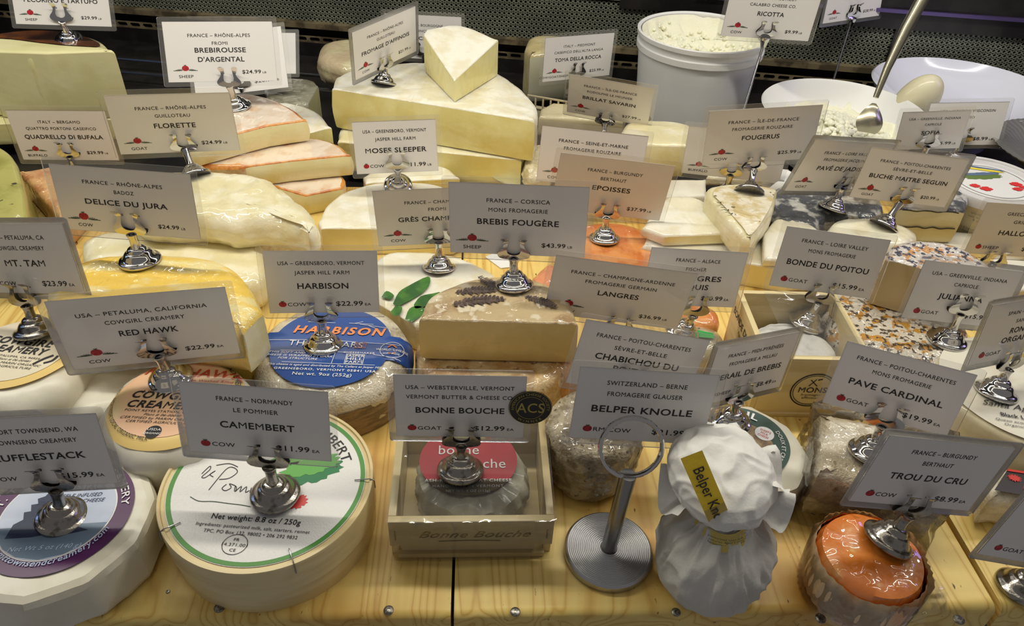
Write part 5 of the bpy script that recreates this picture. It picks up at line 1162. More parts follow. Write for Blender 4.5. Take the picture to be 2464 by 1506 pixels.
# ---------------- tied paper bag
b0 = np.array([.1345, .2445, 0])
bag = thing('tied_paper_bag', b0, 'gathered translucent white paper bag tied with a yellow lettered tape', 'paper bag')
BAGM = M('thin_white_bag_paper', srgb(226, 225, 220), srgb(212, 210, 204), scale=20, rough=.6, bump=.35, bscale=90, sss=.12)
lean = np.array([.0, .002])
def crease(a, z, kf, seed):
    q = Vector((math.cos(a) * kf + seed, math.sin(a) * kf, z * 22))
    return 1 - 2 * abs(noise.noise(q + Vector((noise.noise(q * .7), noise.noise(q * .7 + Vector((9, 0, 0))), 0)) * .8))
def bagmod(amp, kf, seed, zf=26):
    def md(a, k, r, z):
        w = amp(z)
        fold = .6 * crease(a, z, kf, seed) + .5 * crease(a, z * 2.2, kf * 2.1, seed + 4) + .7 * noise.noise(Vector((math.cos(a) * 1.6, math.sin(a) * 1.6, z * zf + seed)))
        rr = r * (1 + w * fold); q = max(0, z) / .1
        zz = z + w * .012 * noise.noise(Vector((math.cos(a) * 2.4, math.sin(a) * 2.4, seed + 2 + z * 20))) if z > .004 else z
        q = max(0, z - .05) / .05
        return (rr * math.cos(a) + lean[0] * q, rr * math.sin(a) + lean[1] * q, zz)
    return md
def dense(prof, m):
    pp = []
    for i in range(len(prof) - 1):
        for j in range(m):
            s = j / m; pp.append((prof[i][0] * (1 - s) + prof[i + 1][0] * s, prof[i][1] * (1 - s) + prof[i + 1][1] * s))
    return pp + [prof[-1]]
pp = dense([(.014, 0), (.022, .0006), (.0262, .004), (.0290, .010), (.0300, .017), (.0295, .025), (.027, .033), (.0215, .042), (.0160, .049), (.0125, .054), (.0112, .058)], 4)
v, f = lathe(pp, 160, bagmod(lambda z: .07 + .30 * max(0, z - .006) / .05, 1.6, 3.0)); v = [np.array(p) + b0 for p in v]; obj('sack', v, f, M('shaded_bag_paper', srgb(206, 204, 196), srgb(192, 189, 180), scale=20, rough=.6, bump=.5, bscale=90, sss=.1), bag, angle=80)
pp = dense([(.0112, .0585), (.0140, .0615), (.0195, .0645), (.0238, .068), (.0258, .0725), (.0250, .077), (.0212, .0815), (.0150, .0845), (.0085, .0860), (.001, .0865)], 8)
def topmod(a, k, r, z):
    x, y = r * math.cos(a), r * math.sin(a); nx_, ny_, nz_ = x / .031, y / .031, (z - .073) / .020
    q = Vector((x, y, z)) * 34 + Vector((3, 8, 5))
    wq = q + Vector((noise.noise(q), noise.noise(q + Vector((5, 5, 5))), noise.noise(q + Vector((9, 1, 4))))) * 1.1
    g = .0040 * (1 - 2 * abs(noise.noise(wq * .9))) + .0022 * (1 - 2 * abs(noise.noise(wq * 2.3))) + .0035 * noise.noise(q * .55)
    g *= min(1, (z - .0585) / .010 + .15)
    t = max(0, z - .058) / .04
    return (x + nx_ * g, y + ny_ * g + .004 + .026 * t, z + nz_ * g)
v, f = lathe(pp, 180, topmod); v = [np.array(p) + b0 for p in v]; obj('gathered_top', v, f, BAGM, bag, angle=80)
# loose flaps right and left of the gathered top
for (ang, ln_, wd, z0_, sd) in ((.1, .024, .030, .088, 6), (1.0, .020, .030, .090, 7), (.8, .022, .026, .074, 8), (-.25, .030, .026, .072, 1), (.45, .026, .022, .080, 2), (math.pi - .1, .020, .034, .074, 3), (-.9, .016, .024, .064, 4)):
    d = np.array([math.cos(ang), math.sin(ang), 0]); t_ = np.array([-d[1], d[0], 0]); v = []; f = []
    cz = b0 + np.array([0, .016, z0_ - .012])
    for j in range(9):
        for i in range(13):
            s = j / 8; q = (i / 12 - .5)
            w_ = wd * (.5 + .7 * s)
            p = cz + d * (.012 + ln_ * s * (1 - .35 * (abs(q) * 2) ** 2)) + t_ * q * w_ * 1.2 + np.array([0, 0, .006 * math.sin(q * 9 + sd) * (.4 + s) - .004 * s * s + .003 * noise.noise(Vector((s * 4, q * 5, sd)))])
            v.append(p)
    for j in range(8):
        for i in range(12): k = j * 13 + i; f.append((k, k + 1, k + 14, k + 13))
    obj('paper_flap', v, f, BAGM, bag, angle=80)
TAPE = M('yellow_tape', srgb(206, 176, 40), rough=.4, bump=.2, bscale=60)
nk = b0 + np.array([0, .002, .0570])
v = []; f = []
for k in range(5):
    for i in range(48):
        a = 2 * math.pi * i / 48; r = .0140 + .0008 * math.sin(3 * a) + .0010 * (4 - k); v.append(nk + np.array([r * math.cos(a), r * math.sin(a), -.0085 + .0026 * k + .0015 * math.cos(a)]))
for k in range(4):
    for i in range(48): j = (i + 1) % 48; f.append((k * 48 + i, k * 48 + j, (k + 1) * 48 + j, (k + 1) * 48 + i))
tp_ = obj('yellow_tape', v, f, M('pale_yellow_tape', srgb(204, 184, 96), rough=.4), bag)
D0 = depth(nk) - .0135
def PD(px, py, D): return C0 + D * ray(px, py)
dtp = depth(b0 + np.array([0, .014, .073])) - .0335
D0 -= .001
cnr = [PD(1708, 1262, D0), PD(1756, 1238, D0), PD(1690, 1084, dtp), PD(1638, 1104, dtp)]
def TP(x, y, u=0.0):   # x 0..1 across, y 0..1 along upward
    pa = np.array([1708, 1262]) * (1 - x) + np.array([1756, 1238]) * x; pb = np.array([1638, 1104]) * (1 - x) + np.array([1690, 1084]) * x
    pq = pa * (1 - y) + pb * y; p = PD(pq[0], pq[1], D0 + (dtp - D0) * math.sin(math.pi / 2 * min(1, y * 4.5)))
    nn_ = np.cross(cnr[1] - cnr[0], cnr[3] - cnr[0]); nn_ /= np.linalg.norm(nn_)
    if nn_ @ (C0 - p) < 0: nn_ = -nn_
    return p + nn_ * (u)
v = []; f = []
for s in (0, -.0003):
    for j in range(11):
        for i in range(4): v.append(TP(i / 3, j / 10, s))
for j in range(10):
    for i in range(3): k = j * 4 + i; f += [(k, k + 1, k + 5, k + 4), (44 + k, 44 + k + 4, 44 + k + 5, 44 + k + 1)]
obj('tape_tail', v, f, TAPE, bag)
La = np.linalg.norm(cnr[3] - cnr[0]); Wa = np.linalg.norm(cnr[1] - cnr[0])
v_, f_ = T('Belper Knolle', .0058, 0, 0, stretch=.85, bold=.015, align='L')
w_ = np.ptp(v_[:, 0])
vv = [TP(.28 + p[1] / Wa, .80 - (p[0] / w_) * .95, .0005) for p in v_]; obj('lettering', vv, f_, INK, bag, smooth=False)
it = [T('pasteurized cows milk, gar', .0016, 0, .0018, stretch=.9), T('cultures. Aged 3 months', .0016, 0, -.0008, stretch=.9), T('Switzerland. Imported by', .0016, 0, -.0034, stretch=.9)]
v, f = flat(it, lambda x, y: nk + np.array([.0172 * math.cos(-math.pi / 2 + x / .0172), .0172 * math.sin(-math.pi / 2 + x / .0172), y - .0022])); obj('small_lettering', v, f, INK, bag, smooth=False)

# ---------------- open crate with printed side and round white cheese
q = [P(x, y, .055) for x, y in ((1840, 862), (2105, 868), (2012, 705), (1772, 697))]
FO, LO = frame_on(q[0], q[1]); DO = .0785; HO = .055; th = .0042
oc_ = thing('open_wooden_crate', FO((LO / 2, DO / 2, 0)), 'open poplar crate with a round emblem on the front and lettering on its side', 'cheese crate')
part_box('side_board', (0, 0, 0), (th, DO, HO), PLYW, oc_, FO); part_box('side_board', (LO - th, 0, 0), (LO, DO, HO), PLYW, oc_, FO)
part_box('front_board', (th, 0, 0), (LO - th, th, HO), PLYW, oc_, FO); part_box('back_board', (th, DO - th, 0), (LO - th, DO, HO), PLYW, oc_, FO)
part_box('base_board', (-.0005, -.0015, 0), (LO + .0005, DO + .001, .0035), PLYW, oc_, FO)
it = [T('BONDE DU POITOU', .0060, .040, .0385, stretch=.85, bold=.02), T('· Aged Goat Cheese ·', .0032, .040, .0320, stretch=.85), T('Loire Valley', .0032, .040, .0265, stretch=.85)]
v, f = flat(it, lambda x, z: FO((-.0003, DO - x, z))); obj('side_lettering', v, f, INK, oc_, smooth=False)
em = [(np.array(a), b) for a, b in (ringband(.0150, .0160, 48, lambda x, y: (x, y)), ringband(.0136, .0141, 48, lambda x, y: (x, y)))] + [T('MONS', .0050, 0, -.0022, stretch=1.0, bold=.02), T('fromager', .0022, 0, -.0055), T('affineur', .0022, 0, -.0084), stroke([(-.004, .010), (.002, .004)], .0007), stroke([(.0, .0105), (-.004, .004)], .0007), stroke([(.001, .0098), (.004, .0108)], .001)]
v, f = flat(em, lambda x, z: FO((.0400 + .0015 + x, -.0003, .026 + z))); obj('round_emblem', v, f, INK, oc_, smooth=False)
cb = P(1930, 790, .03)[:2]; cb = FO((LO / 2, DO / 2 - .001, 0))[:2]
v, rf, cf, n = slab(*circle(cb, .0330), .004, .034, bev=.010, amp_t=.0012, amp_s=.0015, fr=70, seed=66)
tag(obj('round_white_cheese', v, rf, M('white_fluffy_mould', srgb(236, 236, 236), srgb(214, 214, 216), scale=60, rough=.7, coat=.3, bump=.5, bscale=160), None), 'fluffy white round cheese inside the open crate', 'cheese')
v = []; f = []
for j in range(13):
    for i in range(17): x = .02 + (LO - .022) * i / 16; y = .003 + (DO - .006) * j / 12; v.append(FO((x, y, HO + .0006 - .004 * math.sin(math.pi * i / 16) * math.sin(math.pi * j / 12))))
for j in range(12):
    for i in range(16): k = j * 17 + i; f.append((k, k + 1, k + 18, k + 17))
obj('film_window', v, f, FILMT, oc_)

# ---------------- white square cheese in film
pc = cheese('square_mould_cheese', 'white square block of mould ripened cheese in crumpled film, beside the small orange one', 'cheese', [(1972, 985, 's'), (2292, 1052, 's'), (2272, 1205, 's'), (1968, 1134, 's')], 0, .043, WMOULD, bev=.007, amp_t=.0016, amp_s=.003, fr=70, seed=67, nside=8)
def crumple(pts, z, name, par, mat, amp=.003, seed=0, h=.05):
    """loose film skirt standing round a piece"""
    o, _ = outline(pts, z, .004); n = len(o); v = []; f = []
    c = o.mean(axis=0); rows = 8
    for k in range(rows + 1):
        s = k / rows
        for i in range(n):
            g = amp * (noise.noise(Vector((o[i][0] * 150, o[i][1] * 150, s * 4 + seed))) + .35 * (1 - 2 * abs(noise.noise(Vector((o[i][0] * 260, o[i][1] * 260, s * 9 + seed))))))
            d = (o[i] - c) / np.linalg.norm(o[i] - c); p = o[i] + d * (g + .0012 + .004 * (1 - s) * .5); v.append((p[0], p[1], .0008 + (h - .0008) * s))
    for k in range(rows):
        for i in range(n): j = (i + 1) % n; f.append((k * n + i, k * n + j, (k + 1) * n + j, (k + 1) * n + i))
    obj(name, v, f, mat, par, angle=70)
crumple([(1962, 975, 's'), (2302, 1046, 's'), (2282, 1216, 's'), (1958, 1146, 's')], .043, 'film_wrap', pc, FILMW, .0026, 3, .045)

# ---------------- small orange cheese in pleated paper and film
ct_ = P(2088, 1300, .034); ctc = np.array([ct_[0], ct_[1]])
ctc = (P(1935, 1400, .015)[:2] + P(2210, 1400, .015)[:2]) / 2 + np.array([0.001, .004])
tr = thing('small_orange_cheese', (ctc[0], ctc[1], 0), 'small glossy orange washed rind cheese in pleated paper and crumpled film', 'cheese')
out_, tg = circle(ctc, .0285)
v, rf, cf, n = slab(out_, tg, .001, .0375, bev=.006, amp_t=.0014, amp_s=.0015, fr=60, seed=70, nside=8, bulge=.001)
obj('rind', v, rf, M('glossy_orange_rind', srgb(222, 122, 36), srgb(232, 150, 70), scale=30, rough=.35, coat=1, coatr=.05, bump=.3, bscale=80, wrinkle=1, wscale=45, c3=srgb(240, 196, 120), s3=60, lo3=.6, hi3=.7), tr)
v = []; f = []; n = 144
for k in range(10):
    s = k / 9
    for i in range(n):
        a = 2 * math.pi * i / n; pl = .0009 * abs(math.sin(a * 14 + 2 * noise.noise(Vector((a, s, 0))))) * (1 - .2 * s)
        r = (.0225 + .0078 * math.sin(math.pi * min(1, .15 + s * .6))) + pl + .0008; hgt = .0325 + .0020 * noise.noise(Vector((math.cos(a) * 4, math.sin(a) * 4, 2)))
        v.append((ctc[0] + r * math.cos(a), ctc[1] + r * math.sin(a), .0006 + hgt * s))
for k in range(9):
    for i in range(n): j = (i + 1) % n; f.append((k * n + i, k * n + j, (k + 1) * n + j, (k + 1) * n + i))
PLP = M('pleated_translucent_paper', srgb(232, 200, 156), srgb(220, 158, 96), scale=40, rough=.5, coat=.5, coatr=.1, bump=.4, wrinkle=1, wscale=70, stretch=(1, 1, .3))
obj('pleated_paper', v, f, PLP, tr, angle=70)
# crumpled film tail on the board
for (px, py, sx_, sy_, sd) in ((2205, 1420, .016, .017, 1), (2180, 1480, .011, .007, 2)):
    o = P(px, py, 0); v = []; f = []
    for j in range(15):
        for i in range(15):
            x, y = (i / 14 - .5) * 2, (j / 14 - .5) * 2; r = math.hypot(x, y)
            v.append((o[0] + x * sx_ * (1 - .25 * abs(y)), o[1] + y * sy_ * (1 - .2 * abs(x)), .001 + max(0, .010 * (1.2 - r)) * (.5 + abs(noise.noise(Vector((x * 2.5, y * 2.5, sd * 9.3)))) * 1.6)))
    for j in range(14):
        for i in range(14): k = j * 15 + i; f.append((k, k + 1, k + 16, k + 15))
    obj('film_tail', v, f, FILMW, tr, angle=30)
pts_ = []
v = []; f = []; n = 96
for k in range(7):
    s = k / 6
    for i in range(n):
        a = 2 * math.pi * i / n; r = .0305 + .003 * s * (noise.noise(Vector((math.cos(a) * 3, math.sin(a) * 3, 7 + s))) + .2) + .0012 * abs(math.sin(a * 23))
        v.append((ctc[0] + r * math.cos(a), ctc[1] + r * math.sin(a), .002 + s * (.031 + .003 * noise.noise(Vector((math.cos(a) * 2, math.sin(a) * 2, 3))))))
for k in range(6):
    for i in range(n): j = (i + 1) % n; f.append((k * n + i, k * n + j, (k + 1) * n + j, (k + 1) * n + i))
obj('film_wrap', v, f, FILMW, tr, angle=70)

# ---------------- ricotta tub, bowls, spoon, rods
tc_ = (P(1535, 62, .10)[:2] + P(1848, 88, .10)[:2]) / 2; rt_ = np.linalg.norm(P(1535, 62, .10)[:2] - P(1848, 88, .10)[:2]) / 2
zt_ = .10
tb = thing('ricotta_tub', (tc_[0], tc_[1], -.014), 'tall white plastic tub of ricotta with a thick rolled rim', 'tub')
prof = [(rt_ * .80, -.014), (rt_ * .845, -.012), (rt_ * .95, zt_ - .022), (rt_ * .985, zt_ - .021), (rt_ * .99, zt_ - .014), (rt_ * .96, zt_ - .013), (rt_ * .965, zt_ - .006), (rt_ * 1.0, zt_ - .005), (rt_ * 1.005, zt_), (rt_ * .985, zt_ + .001), (rt_ * .95, zt_ - .001), (rt_ * .93, zt_ - .040), (rt_ * .90, zt_ - .060)]
v, f = lathe(prof, 96, c=(tc_[0], tc_[1], 0)); obj('tub_body', v, f, WHITEPL, tb, angle=35)
v = []; f = []; nr_, n = 26, 72
def rz(x, y, sd): return noise.fractal(Vector((x * 60, y * 60, sd)), .7, 2, 4)
for k in range(nr_ + 1):
    for i in range(n):
        a = 2 * math.pi * i / n; r = rt_ * .935 * k / nr_; x, y = r * math.cos(a), r * math.sin(a); s = k / nr_
        z = zt_ - .040 + .030 * s ** 4 + .008 * rz(x * 1.6, y * 1.6, 3) + .014 * max(0, -x / rt_ * .6 + y / rt_ * .7)
        v.append((tc_[0] + x, tc_[1] + y, min(z, zt_ - .002)))
for k in range(nr_):
    for i in range(n): j = (i + 1) % n; f.append((k * n + i, (k + 1) * n + i, (k + 1) * n + j, k * n + j))
ric_o = o = obj('fresh_ricotta', v, f, CURD, None, angle=80); tag(o, 'crumbly fresh ricotta heaped inside the tall tub', 'ricotta'); o['kind'] = 'stuff'
bcx = (P(1852, 245, .062)[:2] + P(2215, 285, .062)[:2]) / 2; rbw = .0905
bw = thing('white_bowl', (bcx[0], bcx[1], .0), 'round white plastic bowl holding curd and the steel spoon', 'bowl')
v, f = lathe([(.045, 0), (.055, .002), (.075, .030), (rbw * .97, .060), (rbw, .0625), (rbw * .985, .0640), (rbw * .955, .061), (.070, .030), (.048, .008), (.0, .006)], 96, c=(bcx[0], bcx[1], 0)); obj('bowl_shell', v, f, WHITEPL, bw, angle=40)
v = []; f = []
for k in range(nr_ + 1):
    for i in range(n):
        a = 2 * math.pi * i / n; r = .076 * k / nr_; x, y = r * math.cos(a), r * math.sin(a)
        v.append((bcx[0] + x, bcx[1] + y, .036 + .006 * (k / nr_) ** 4 - .004 + .008 * rz(x * 2, y * 2, 8) + .014 * math.exp(-((x + .006) ** 2 + (y - .010) ** 2) / .0009)))
for k in range(nr_):
    for i in range(n): j = (i + 1) % n; f.append((k * n + i, (k + 1) * n + i, (k + 1) * n + j, k * n + j))
curd_o = o = obj('fresh_curd', v, f, CURD, None, angle=80); tag(o, 'loose white curd heaped in the round bowl around the spoon', 'curd'); o['kind'] = 'stuff'
s0 = P(2090, 306, .058); 
def on_depth(px, py, D): return C0 + D * ray(px, py)
d0 = depth(s0); tipp = on_depth(2235, -30, d0 - .03)
sp = thing('steel_spoon', s0, 'long handled steel spoon standing in the bowl of curd', 'spoon')
SPM = M('old_spoon_metal', srgb(176, 170, 146), rough=.25, metal=.9)
mid = on_depth(2107, 235, d0 - .004)
v, f = tube([mid, on_depth(2135, 165, d0 - .011), on_depth(2180, 70, d0 - .02), tipp], [.0030, .0042, .0062, .0068], 16); obj('handle', v, f, SPM, sp)
v, f = [], []
e1 = (mid - s0); Ls = np.linalg.norm(e1); e1 = e1 / Ls; e2 = np.array([1, -.1, 0]); e2 = e2 - e1 * (e2 @ e1); e2 /= np.linalg.norm(e2); e3 = np.cross(e1, e2)
for s_ in (0, .0015):
    for j in range(15):
        t_ = j / 14; w_ = .0155 * math.sin(math.pi * min(1, .10 + t_ * .90)) ** .7 * (1 - .55 * t_) + .002
        for i in range(9):
            q_ = i / 4 - 1; v.append(s0 + e1 * (Ls * 1.0 * t_ - .006) + e2 * q_ * w_ + e3 * (s_ + .0055 * (q_ ** 2 - 1) * math.sin(math.pi * min(1, t_ + .1))))
for j in range(14):
    for i in range(8): k = j * 9 + i; f += [(k, k + 1, k + 10, k + 9), (135 + k, 135 + k + 9, 135 + k + 10, 135 + k + 1)]
obj('spoon_bowl', v, f, SPM, sp, angle=60)
rng = random.Random(5)
def lumps(name, cx, cy, z0, n, R, rad, host):
    V = []; F = []
    ico_v, ico_f = lathe([(.35, -.9), (.9, -.35), (1, .2), (.6, .8), (.1, 1.0)], 7)
    for _ in range(n):
        a = rng.random() * 6.283; q = R * rng.random() ** .6; x, y = cx + q * math.cos(a), cy + q * math.sin(a); r = rad * (.5 + rng.random()); k = len(V)
        z = z0(x, y); t1 = rng.random() * 3
        for p in ico_v:
            w = r * (1 + .35 * noise.noise(Vector(p) * 1.7 + Vector((_, t1, 0)))); V.append((x + p[0] * w, y + p[1] * w, z + p[2] * w * .8))
        F += [tuple(i + k for i in g) for g in ico_f]
    o = obj(name, V, F, CURD, host, angle=70); o['kind'] = 'stuff'
def zb_(x, y):
    x -= bcx[0]; y -= bcx[1]; return .034 + .014 * math.exp(-((x + .006) ** 2 + (y - .010) ** 2) / .0009) + .002
lumps('curd_lump', bcx[0], bcx[1], zb_, 420, .055, .0034, curd_o)
def zt2(x, y):
    s = math.hypot(x - tc_[0], y - tc_[1]) / (rt_ * .935); return zt_ - .040 + .030 * s ** 4 + .014 * max(0, -(x - tc_[0]) / rt_ * .6 + (y - tc_[1]) / rt_ * .7)
lumps('ricotta_crumb', tc_[0], tc_[1], zt2, 420, rt_ * .86, .0026, ric_o)
# big oval dish behind
dc = np.array([.605, .880])
def dmod(a, k, r, z): return (r * .98 * math.cos(a), r * .93 * math.sin(a), z - .008)
ds = thing('oval_dish', (dc[0], dc[1], 0), 'large shallow white porcelain dish behind the round bowl', 'dish')
v, f = lathe([(.055, .02), (.070, .022), (.105, .050), (.112, .0615), (.110, .0635), (.100, .055), (.070, .034), (.0, .030)], 96, dmod, c=(dc[0], dc[1], 0)); obj('dish_shell', v, f, PORC, ds, angle=50)
v, f = lathe([(.050, -.014), (.052, .0), (.056, .022)], 48, dmod, c=(dc[0], dc[1], 0)); obj('foot_ring', v, f, PORC, ds)
mzc = P(2205, 240, .060); 
v, f = lathe([(math.sin(t) * .0245 + 1e-5, -.032 * math.cos(t)) for t in np.linspace(.02, math.pi - .02, 22)], 40, lambda a, k, r, z: (r * 1.05 * math.cos(a) + .25 * z, r * .75 * math.sin(a), z))
o = obj('cheese_ball', [np.array(p) + [mzc[0], mzc[1], .058] for p in v], f, M('smooth_pale_cheese', srgb(222, 216, 184), srgb(210, 202, 168), scale=20, rough=.4, coat=.3, sss=.15), None, angle=80); tag(o, 'smooth pale egg shaped cheese standing at the edge of the oval dish', 'cheese')
# fluted silver platter at the right edge
pc_ = np.array([.632, .745])
def fmod(a, k, r, z): rr = r * (1 + (.006 * math.cos(60 * a) if k > 1 else 0)); return (rr * math.cos(a), rr * math.sin(a), z)
pl_ = thing('fluted_platter', (pc_[0], pc_[1], .0), 'silvery platter with a finely fluted rim at the right edge', 'platter')
v, f = lathe([(.03, .040), (.055, .041), (.066, .050), (.078, .055), (.079, .0565), (.064, .0525), (.05, .044), (.0, .043)], 360, fmod, c=(pc_[0], pc_[1] - .040, 0)); obj('fluted_dish', v, f, M('dull_silver', srgb(190, 190, 180), rough=.28, metal=.8), pl_, angle=60)
v, f = lathe([(.026, -.014), (.014, .0), (.014, .036), (.03, .0405)], 40, c=(pc_[0], pc_[1] - .040, 0)); obj('pedestal', v, f, STEEL, pl_)
# round carton with picture lid
tcn = P(2385, 432, .050)[:2]
tt = thing('picture_lid_tub', (tcn[0], tcn[1], 0), 'tapered carton tub whose round lid shows a white cheese with red berries', 'tub')
v, f = lathe([(.040, .0), (.042, .001), (.050, .040), (.0505, .042)], 72, c=(tcn[0], tcn[1], 0)); obj('tub_body', v, f, C_('cream_carton', 216, 206, 176, .5), tt)
v, f = lathe([(.052, .040), (.0535, .041), (.0535, .048), (.0525, .050), (.049, .0495), (.0485, .0482), (.0, .0482)], 72, c=(tcn[0], tcn[1], 0)); obj('lid', v, f, C_('white_lid', 206, 204, 204, .4), tt, angle=40)
LL = lambda x, y, u=0.0: np.array([tcn[0] + x, tcn[1] - .001 + y, .0486 + u])
v, f = disc(lambda a: .0385, 3, 60, LL); obj('lid_picture', v, f, C_('lid_picture_white', 222, 222, 220, .35), tt)
v, f = ringband(.0335, .0345, 60, up(LL, .0002)); obj('ring_print', v, f, C_('grey_ring_print', 130, 130, 134), tt)
v, f = flat([poly(blob(-.004, .010, .022, .006, .1, j=.1), lambda x, y: (x, y))], up(LL, .0003)); obj('green_print', v, f, C_('lid_green', 96, 120, 60), tt, smooth=False)
v, f = flat([poly(blob(-.002, .015, .020, .003, .1, j=.1), lambda x, y: (x, y)), poly(blob(.010, .0265, .018, .0018, -.35, n=24, j=.05), lambda x, y: (x, y))], up(LL, .0004)); obj('blue_print', v, f, C_('lid_blue', 90, 110, 140), tt, smooth=False)
v, f = flat([poly(blob(.004, .024, .022, .0022, -.28, n=24, j=.03), lambda x, y: (x, y))], up(LL, .0005)); obj('yellow_print', v, f, C_('lid_yellow', 226, 206, 60), tt, smooth=False)
v, f = flat([poly(blob(x, y, r, r * .7, 0, n=20, j=.12), lambda x, y: (x, y)) for x, y, r in ((-.022, -.010, .005), (-.014, -.016, .006), (.022, -.006, .006), (.026, -.012, .004), (.018, -.016, .005))], up(LL, .0005)); obj('berry_print', v, f, C_('lid_red', 206, 50, 50), tt, smooth=False)
it = [T('whole milk', .0022, -.3, .033, stretch=1), T('net weight', .0022, -.3, .029), T('8 oz', .0022, -.3, .0255), T('• Whey', .0022, -.32, .020), T('• Creamy and', .0022, -.3, .0145), T('handmade', .0022, -.3, .011), T('• Ideal', .0022, -.3, .007)]
def cyl(x, z): a = -2.15 + (x + .3) / .047; r = .0425 + (z) * .2 + .0006; return np.array([tcn[0] + r * math.cos(a), tcn[1] + r * math.sin(a), z])
v, f = flat(it, cyl); obj('lettering', v, f, C_('teal_ink', 60, 110, 100), tt, smooth=False)
# rods with clips for the two high cards
def pick(key, base, label):
    c, Rm, w, h = card_frame(key); nrm = Rm @ np.array([0, -1., 0]); H = c + Rm @ np.array([0.0, 0, -h * .44]) + nrm * .0015
    t = thing('card_rod', base, label, 'card rod', 'thin rods holding the high cards')
    v, f = tube([base, H - np.array([0, 0, .010])], .0014, 10); obj('rod', v, f, STEEL, t)
    m = MB()
    v, f = lathe([(.0022, -.014), (.0050, -.006), (.0060, -.004), (.0060, -.001), (.0030, 0)], 16, c=tuple(H)); obj('collar', v, f, CHROME, t)
    o = link('clip', HARP, t); o.matrix_local = Matrix.Translation(Vector(H - np.array(base))) @ Matrix(Rm.tolist()).to_4x4()
kb = P(1795, 262, .04); pick('ricotta', np.array([kb[0], kb[1] - .0, .0]) if False else on_depth(1783, 285, .80), 'thin rod rising before the ricotta tub with the 9.99 card')
pick('goatback', on_depth(1996, 225, .93), 'thin rod between ricotta tub and oval dish with the rearmost card')

# ---------------- remaining pieces at the back and right
cheese('rounded_square_cheese', 'white cheese with thick yellow rim behind the 25.99 mixed milk card', 'cheese', [(1262, 110), (1272, 90), (1300, 82), (1372, 86), (1385, 108), (1370, 122, 'c'), (1276, 128, 's')], .0, .066, M('pale_yellow_rim', srgb(210, 198, 150), srgb(196, 180, 130), scale=30, rough=.5, coat=.6, wrinkle=.8, wscale=35), M('white_firm_paste', srgb(232, 230, 204), rough=.4, coat=.5, sss=.1), bev=.008, cbev=.006, seed=81)
tr_ = cheese('cream_loaf_cheese', 'long cream coloured block below the mixed milk cheese', 'cheese', [(1300, 262, 's'), (1330, 245, 's'), (1510, 262, 's'), (1500, 290, 's'), (1296, 280, 's')], 0, .026, M('cream_loaf_rind', srgb(206, 194, 156), srgb(190, 176, 134), scale=25, rough=.5, coat=.4, wrinkle=.6), bev=.004, seed=82)
v, f = bevbox((P(1275, 250, .03)[0], P(1275, 235, .03)[1], .028), (P(1385, 250, .03)[0], P(1275, 235, .03)[1] + .004, .034), .001)
basket = thing('lattice_tray', P(1330, 245, .0), 'pale lattice edged tray under the white rimmed cheese', 'tray')
p0 = P(1268, 240, .024); p1 = P(1400, 262, .024); d_ = (p1 - p0)[:2]; Lb = np.linalg.norm(d_)
FT, Lb = frame_on(p0, p1); LATT = C_('pale_tray_plastic', 190, 178, 146, .4)
part_box('rail', (0, 0, .0285), (Lb, .002, .0305), LATT, basket, FT, bv=.0004); part_box('rail', (0, 0, .014), (Lb, .002, .016), LATT, basket, FT, bv=.0004)
for i in range(8): part_box('slat', (Lb * i / 7.2, .0002, .0155), (Lb * i / 7.2 + .0022, .0018, .029), LATT, basket, FT, bv=.0003)
part_box('tray_floor', (0, .001, .0), (Lb, .010, .0145), LATT, basket, FT)
cheese('pale_slab_cheese', 'pale cream slab in film with a smooth cut face, right of the Seine-et-Marne card', 'cheese', [(1492, 318), (1512, 292), (1560, 286), (1662, 300), (1656, 348, 'c'), (1500, 345, 's')], .006, .045, BLOOMY, PASTEC, bev=.005, cbev=.003, seed=83, cbulge=.001)
t = cheese('red_printed_pack', 'white wrapped pack with red and black print beside the cracked wedge', 'packet', [(1585, 448, 's'), (1600, 430, 's'), (1700, 430, 's'), (1700, 470, 's'), (1590, 475, 's')], 0, .028, PAPERW, bev=.003, seed=84)
fa, fb = P(1612, 474, .028), P(1690, 470, .028); FQ, LQ = frame_on(fa, fb)
v, f = flat([T('QUATTRO', .0048, LQ / 2, .0135, width=.026, bold=.02), T('PORTONI', .0044, LQ / 2, .0075, width=.026, bold=.02)], lambda x, z: FQ((x, -.0022, z))); obj('lettering', v, f, C_('dark_red_ink', 90, 34, 44), t, smooth=False)
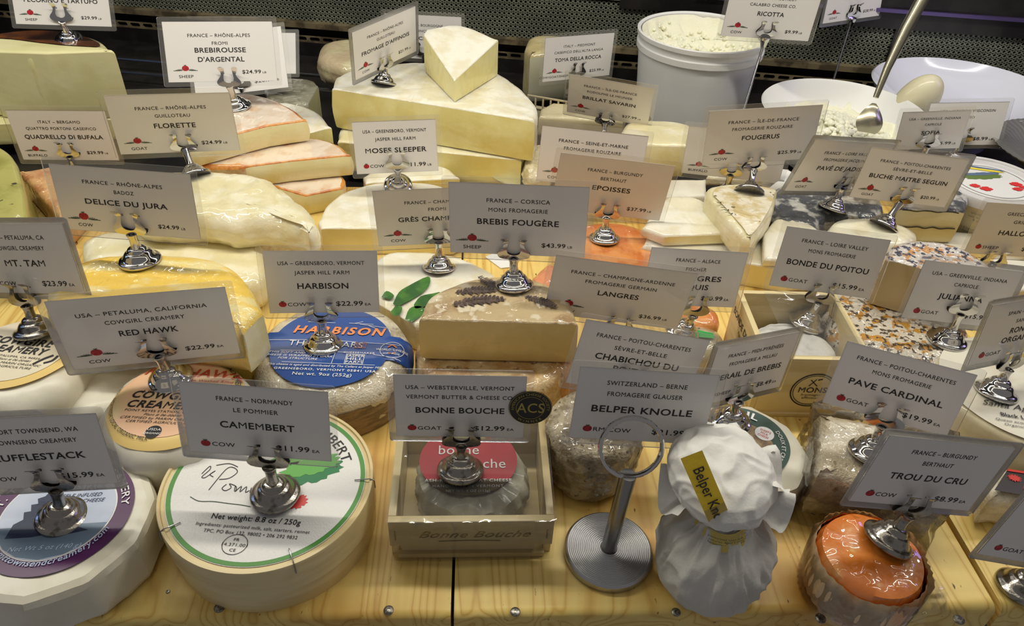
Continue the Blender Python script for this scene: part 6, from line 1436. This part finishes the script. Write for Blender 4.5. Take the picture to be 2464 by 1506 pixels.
v, f = flat([rect(LQ / 2 - .013, .0195, LQ / 2 + .013, .0245, .0024)], lambda x, z: FQ((x, -.0022, z))); obj('red_print', v, f, C_('pack_red', 140, 30, 44), t, smooth=False)
cheese('crumbly_white_piece', 'lumpy white cheese piece in film left of the Seine-et-Marne card', 'cheese', [(1258, 380), (1278, 350), (1310, 345), (1330, 370), (1320, 410), (1270, 412)], .004, .032, M('lumpy_white', srgb(226, 216, 180), srgb(206, 192, 150), scale=80, rough=.5, coat=.8, bump=1, bscale=120, wrinkle=1, wscale=60), bev=.010, amp_t=.003, amp_s=.003, fr=90, seed=85)
sl = P(1255, 425, .004); v, f = lathe([(.012, 0), (.030, .004), (.036, .010), (.0365, .0112), (.030, .006), (.0, .002)], 60, c=(sl[0], sl[1] + .003, .0)); o = obj('shallow_saucer', v, f, PORC, None); tag(o, 'shallow bluish white saucer before the big half wheels', 'saucer')
cheese('blue_white_log', 'blue-grey and white mould covered piece in front of the round bowl', 'cheese', [(1955, 356), (1975, 332), (2040, 332), (2095, 342), (2085, 360), (2000, 366)], .004, .034, ASH, bev=.006, amp_s=.002, seed=86)
cheese('small_white_round', 'small smooth white cheese beside the ash grey block', 'cheese', circle(P(1884, 425, .03)[:2], .018, 48), 0, .034, WHITEPL, bev=.012, seed=87)
cheese('white_wrapped_slab', 'plain white wrapped slab behind the flower crusted half', 'packet', [(2180, 570, 's'), (2210, 548, 's'), (2345, 560, 's'), (2340, 600, 's'), (2200, 596, 's')], 0, .012, PAPERW, bev=.003, seed=88)
cheese('flat_wrapped_pack', 'flat pale pack with green corner under the Greek cheese card', 'packet', [(2370, 640, 's'), (2400, 612, 's'), (2530, 620, 's'), (2530, 690, 's'), (2420, 700, 's')], .0, .020, PAPERW, bev=.003, seed=89)
cheese('long_white_block', 'low white block behind the ash grey cheese and below the Jacquin card', 'cheese', [(1700, 425, 's'), (1710, 405, 's'), (1900, 405, 's'), (1900, 430, 's')], 0, .012, BLOOM, bev=.003, seed=90)
bpy.data.objects.remove(_fo)
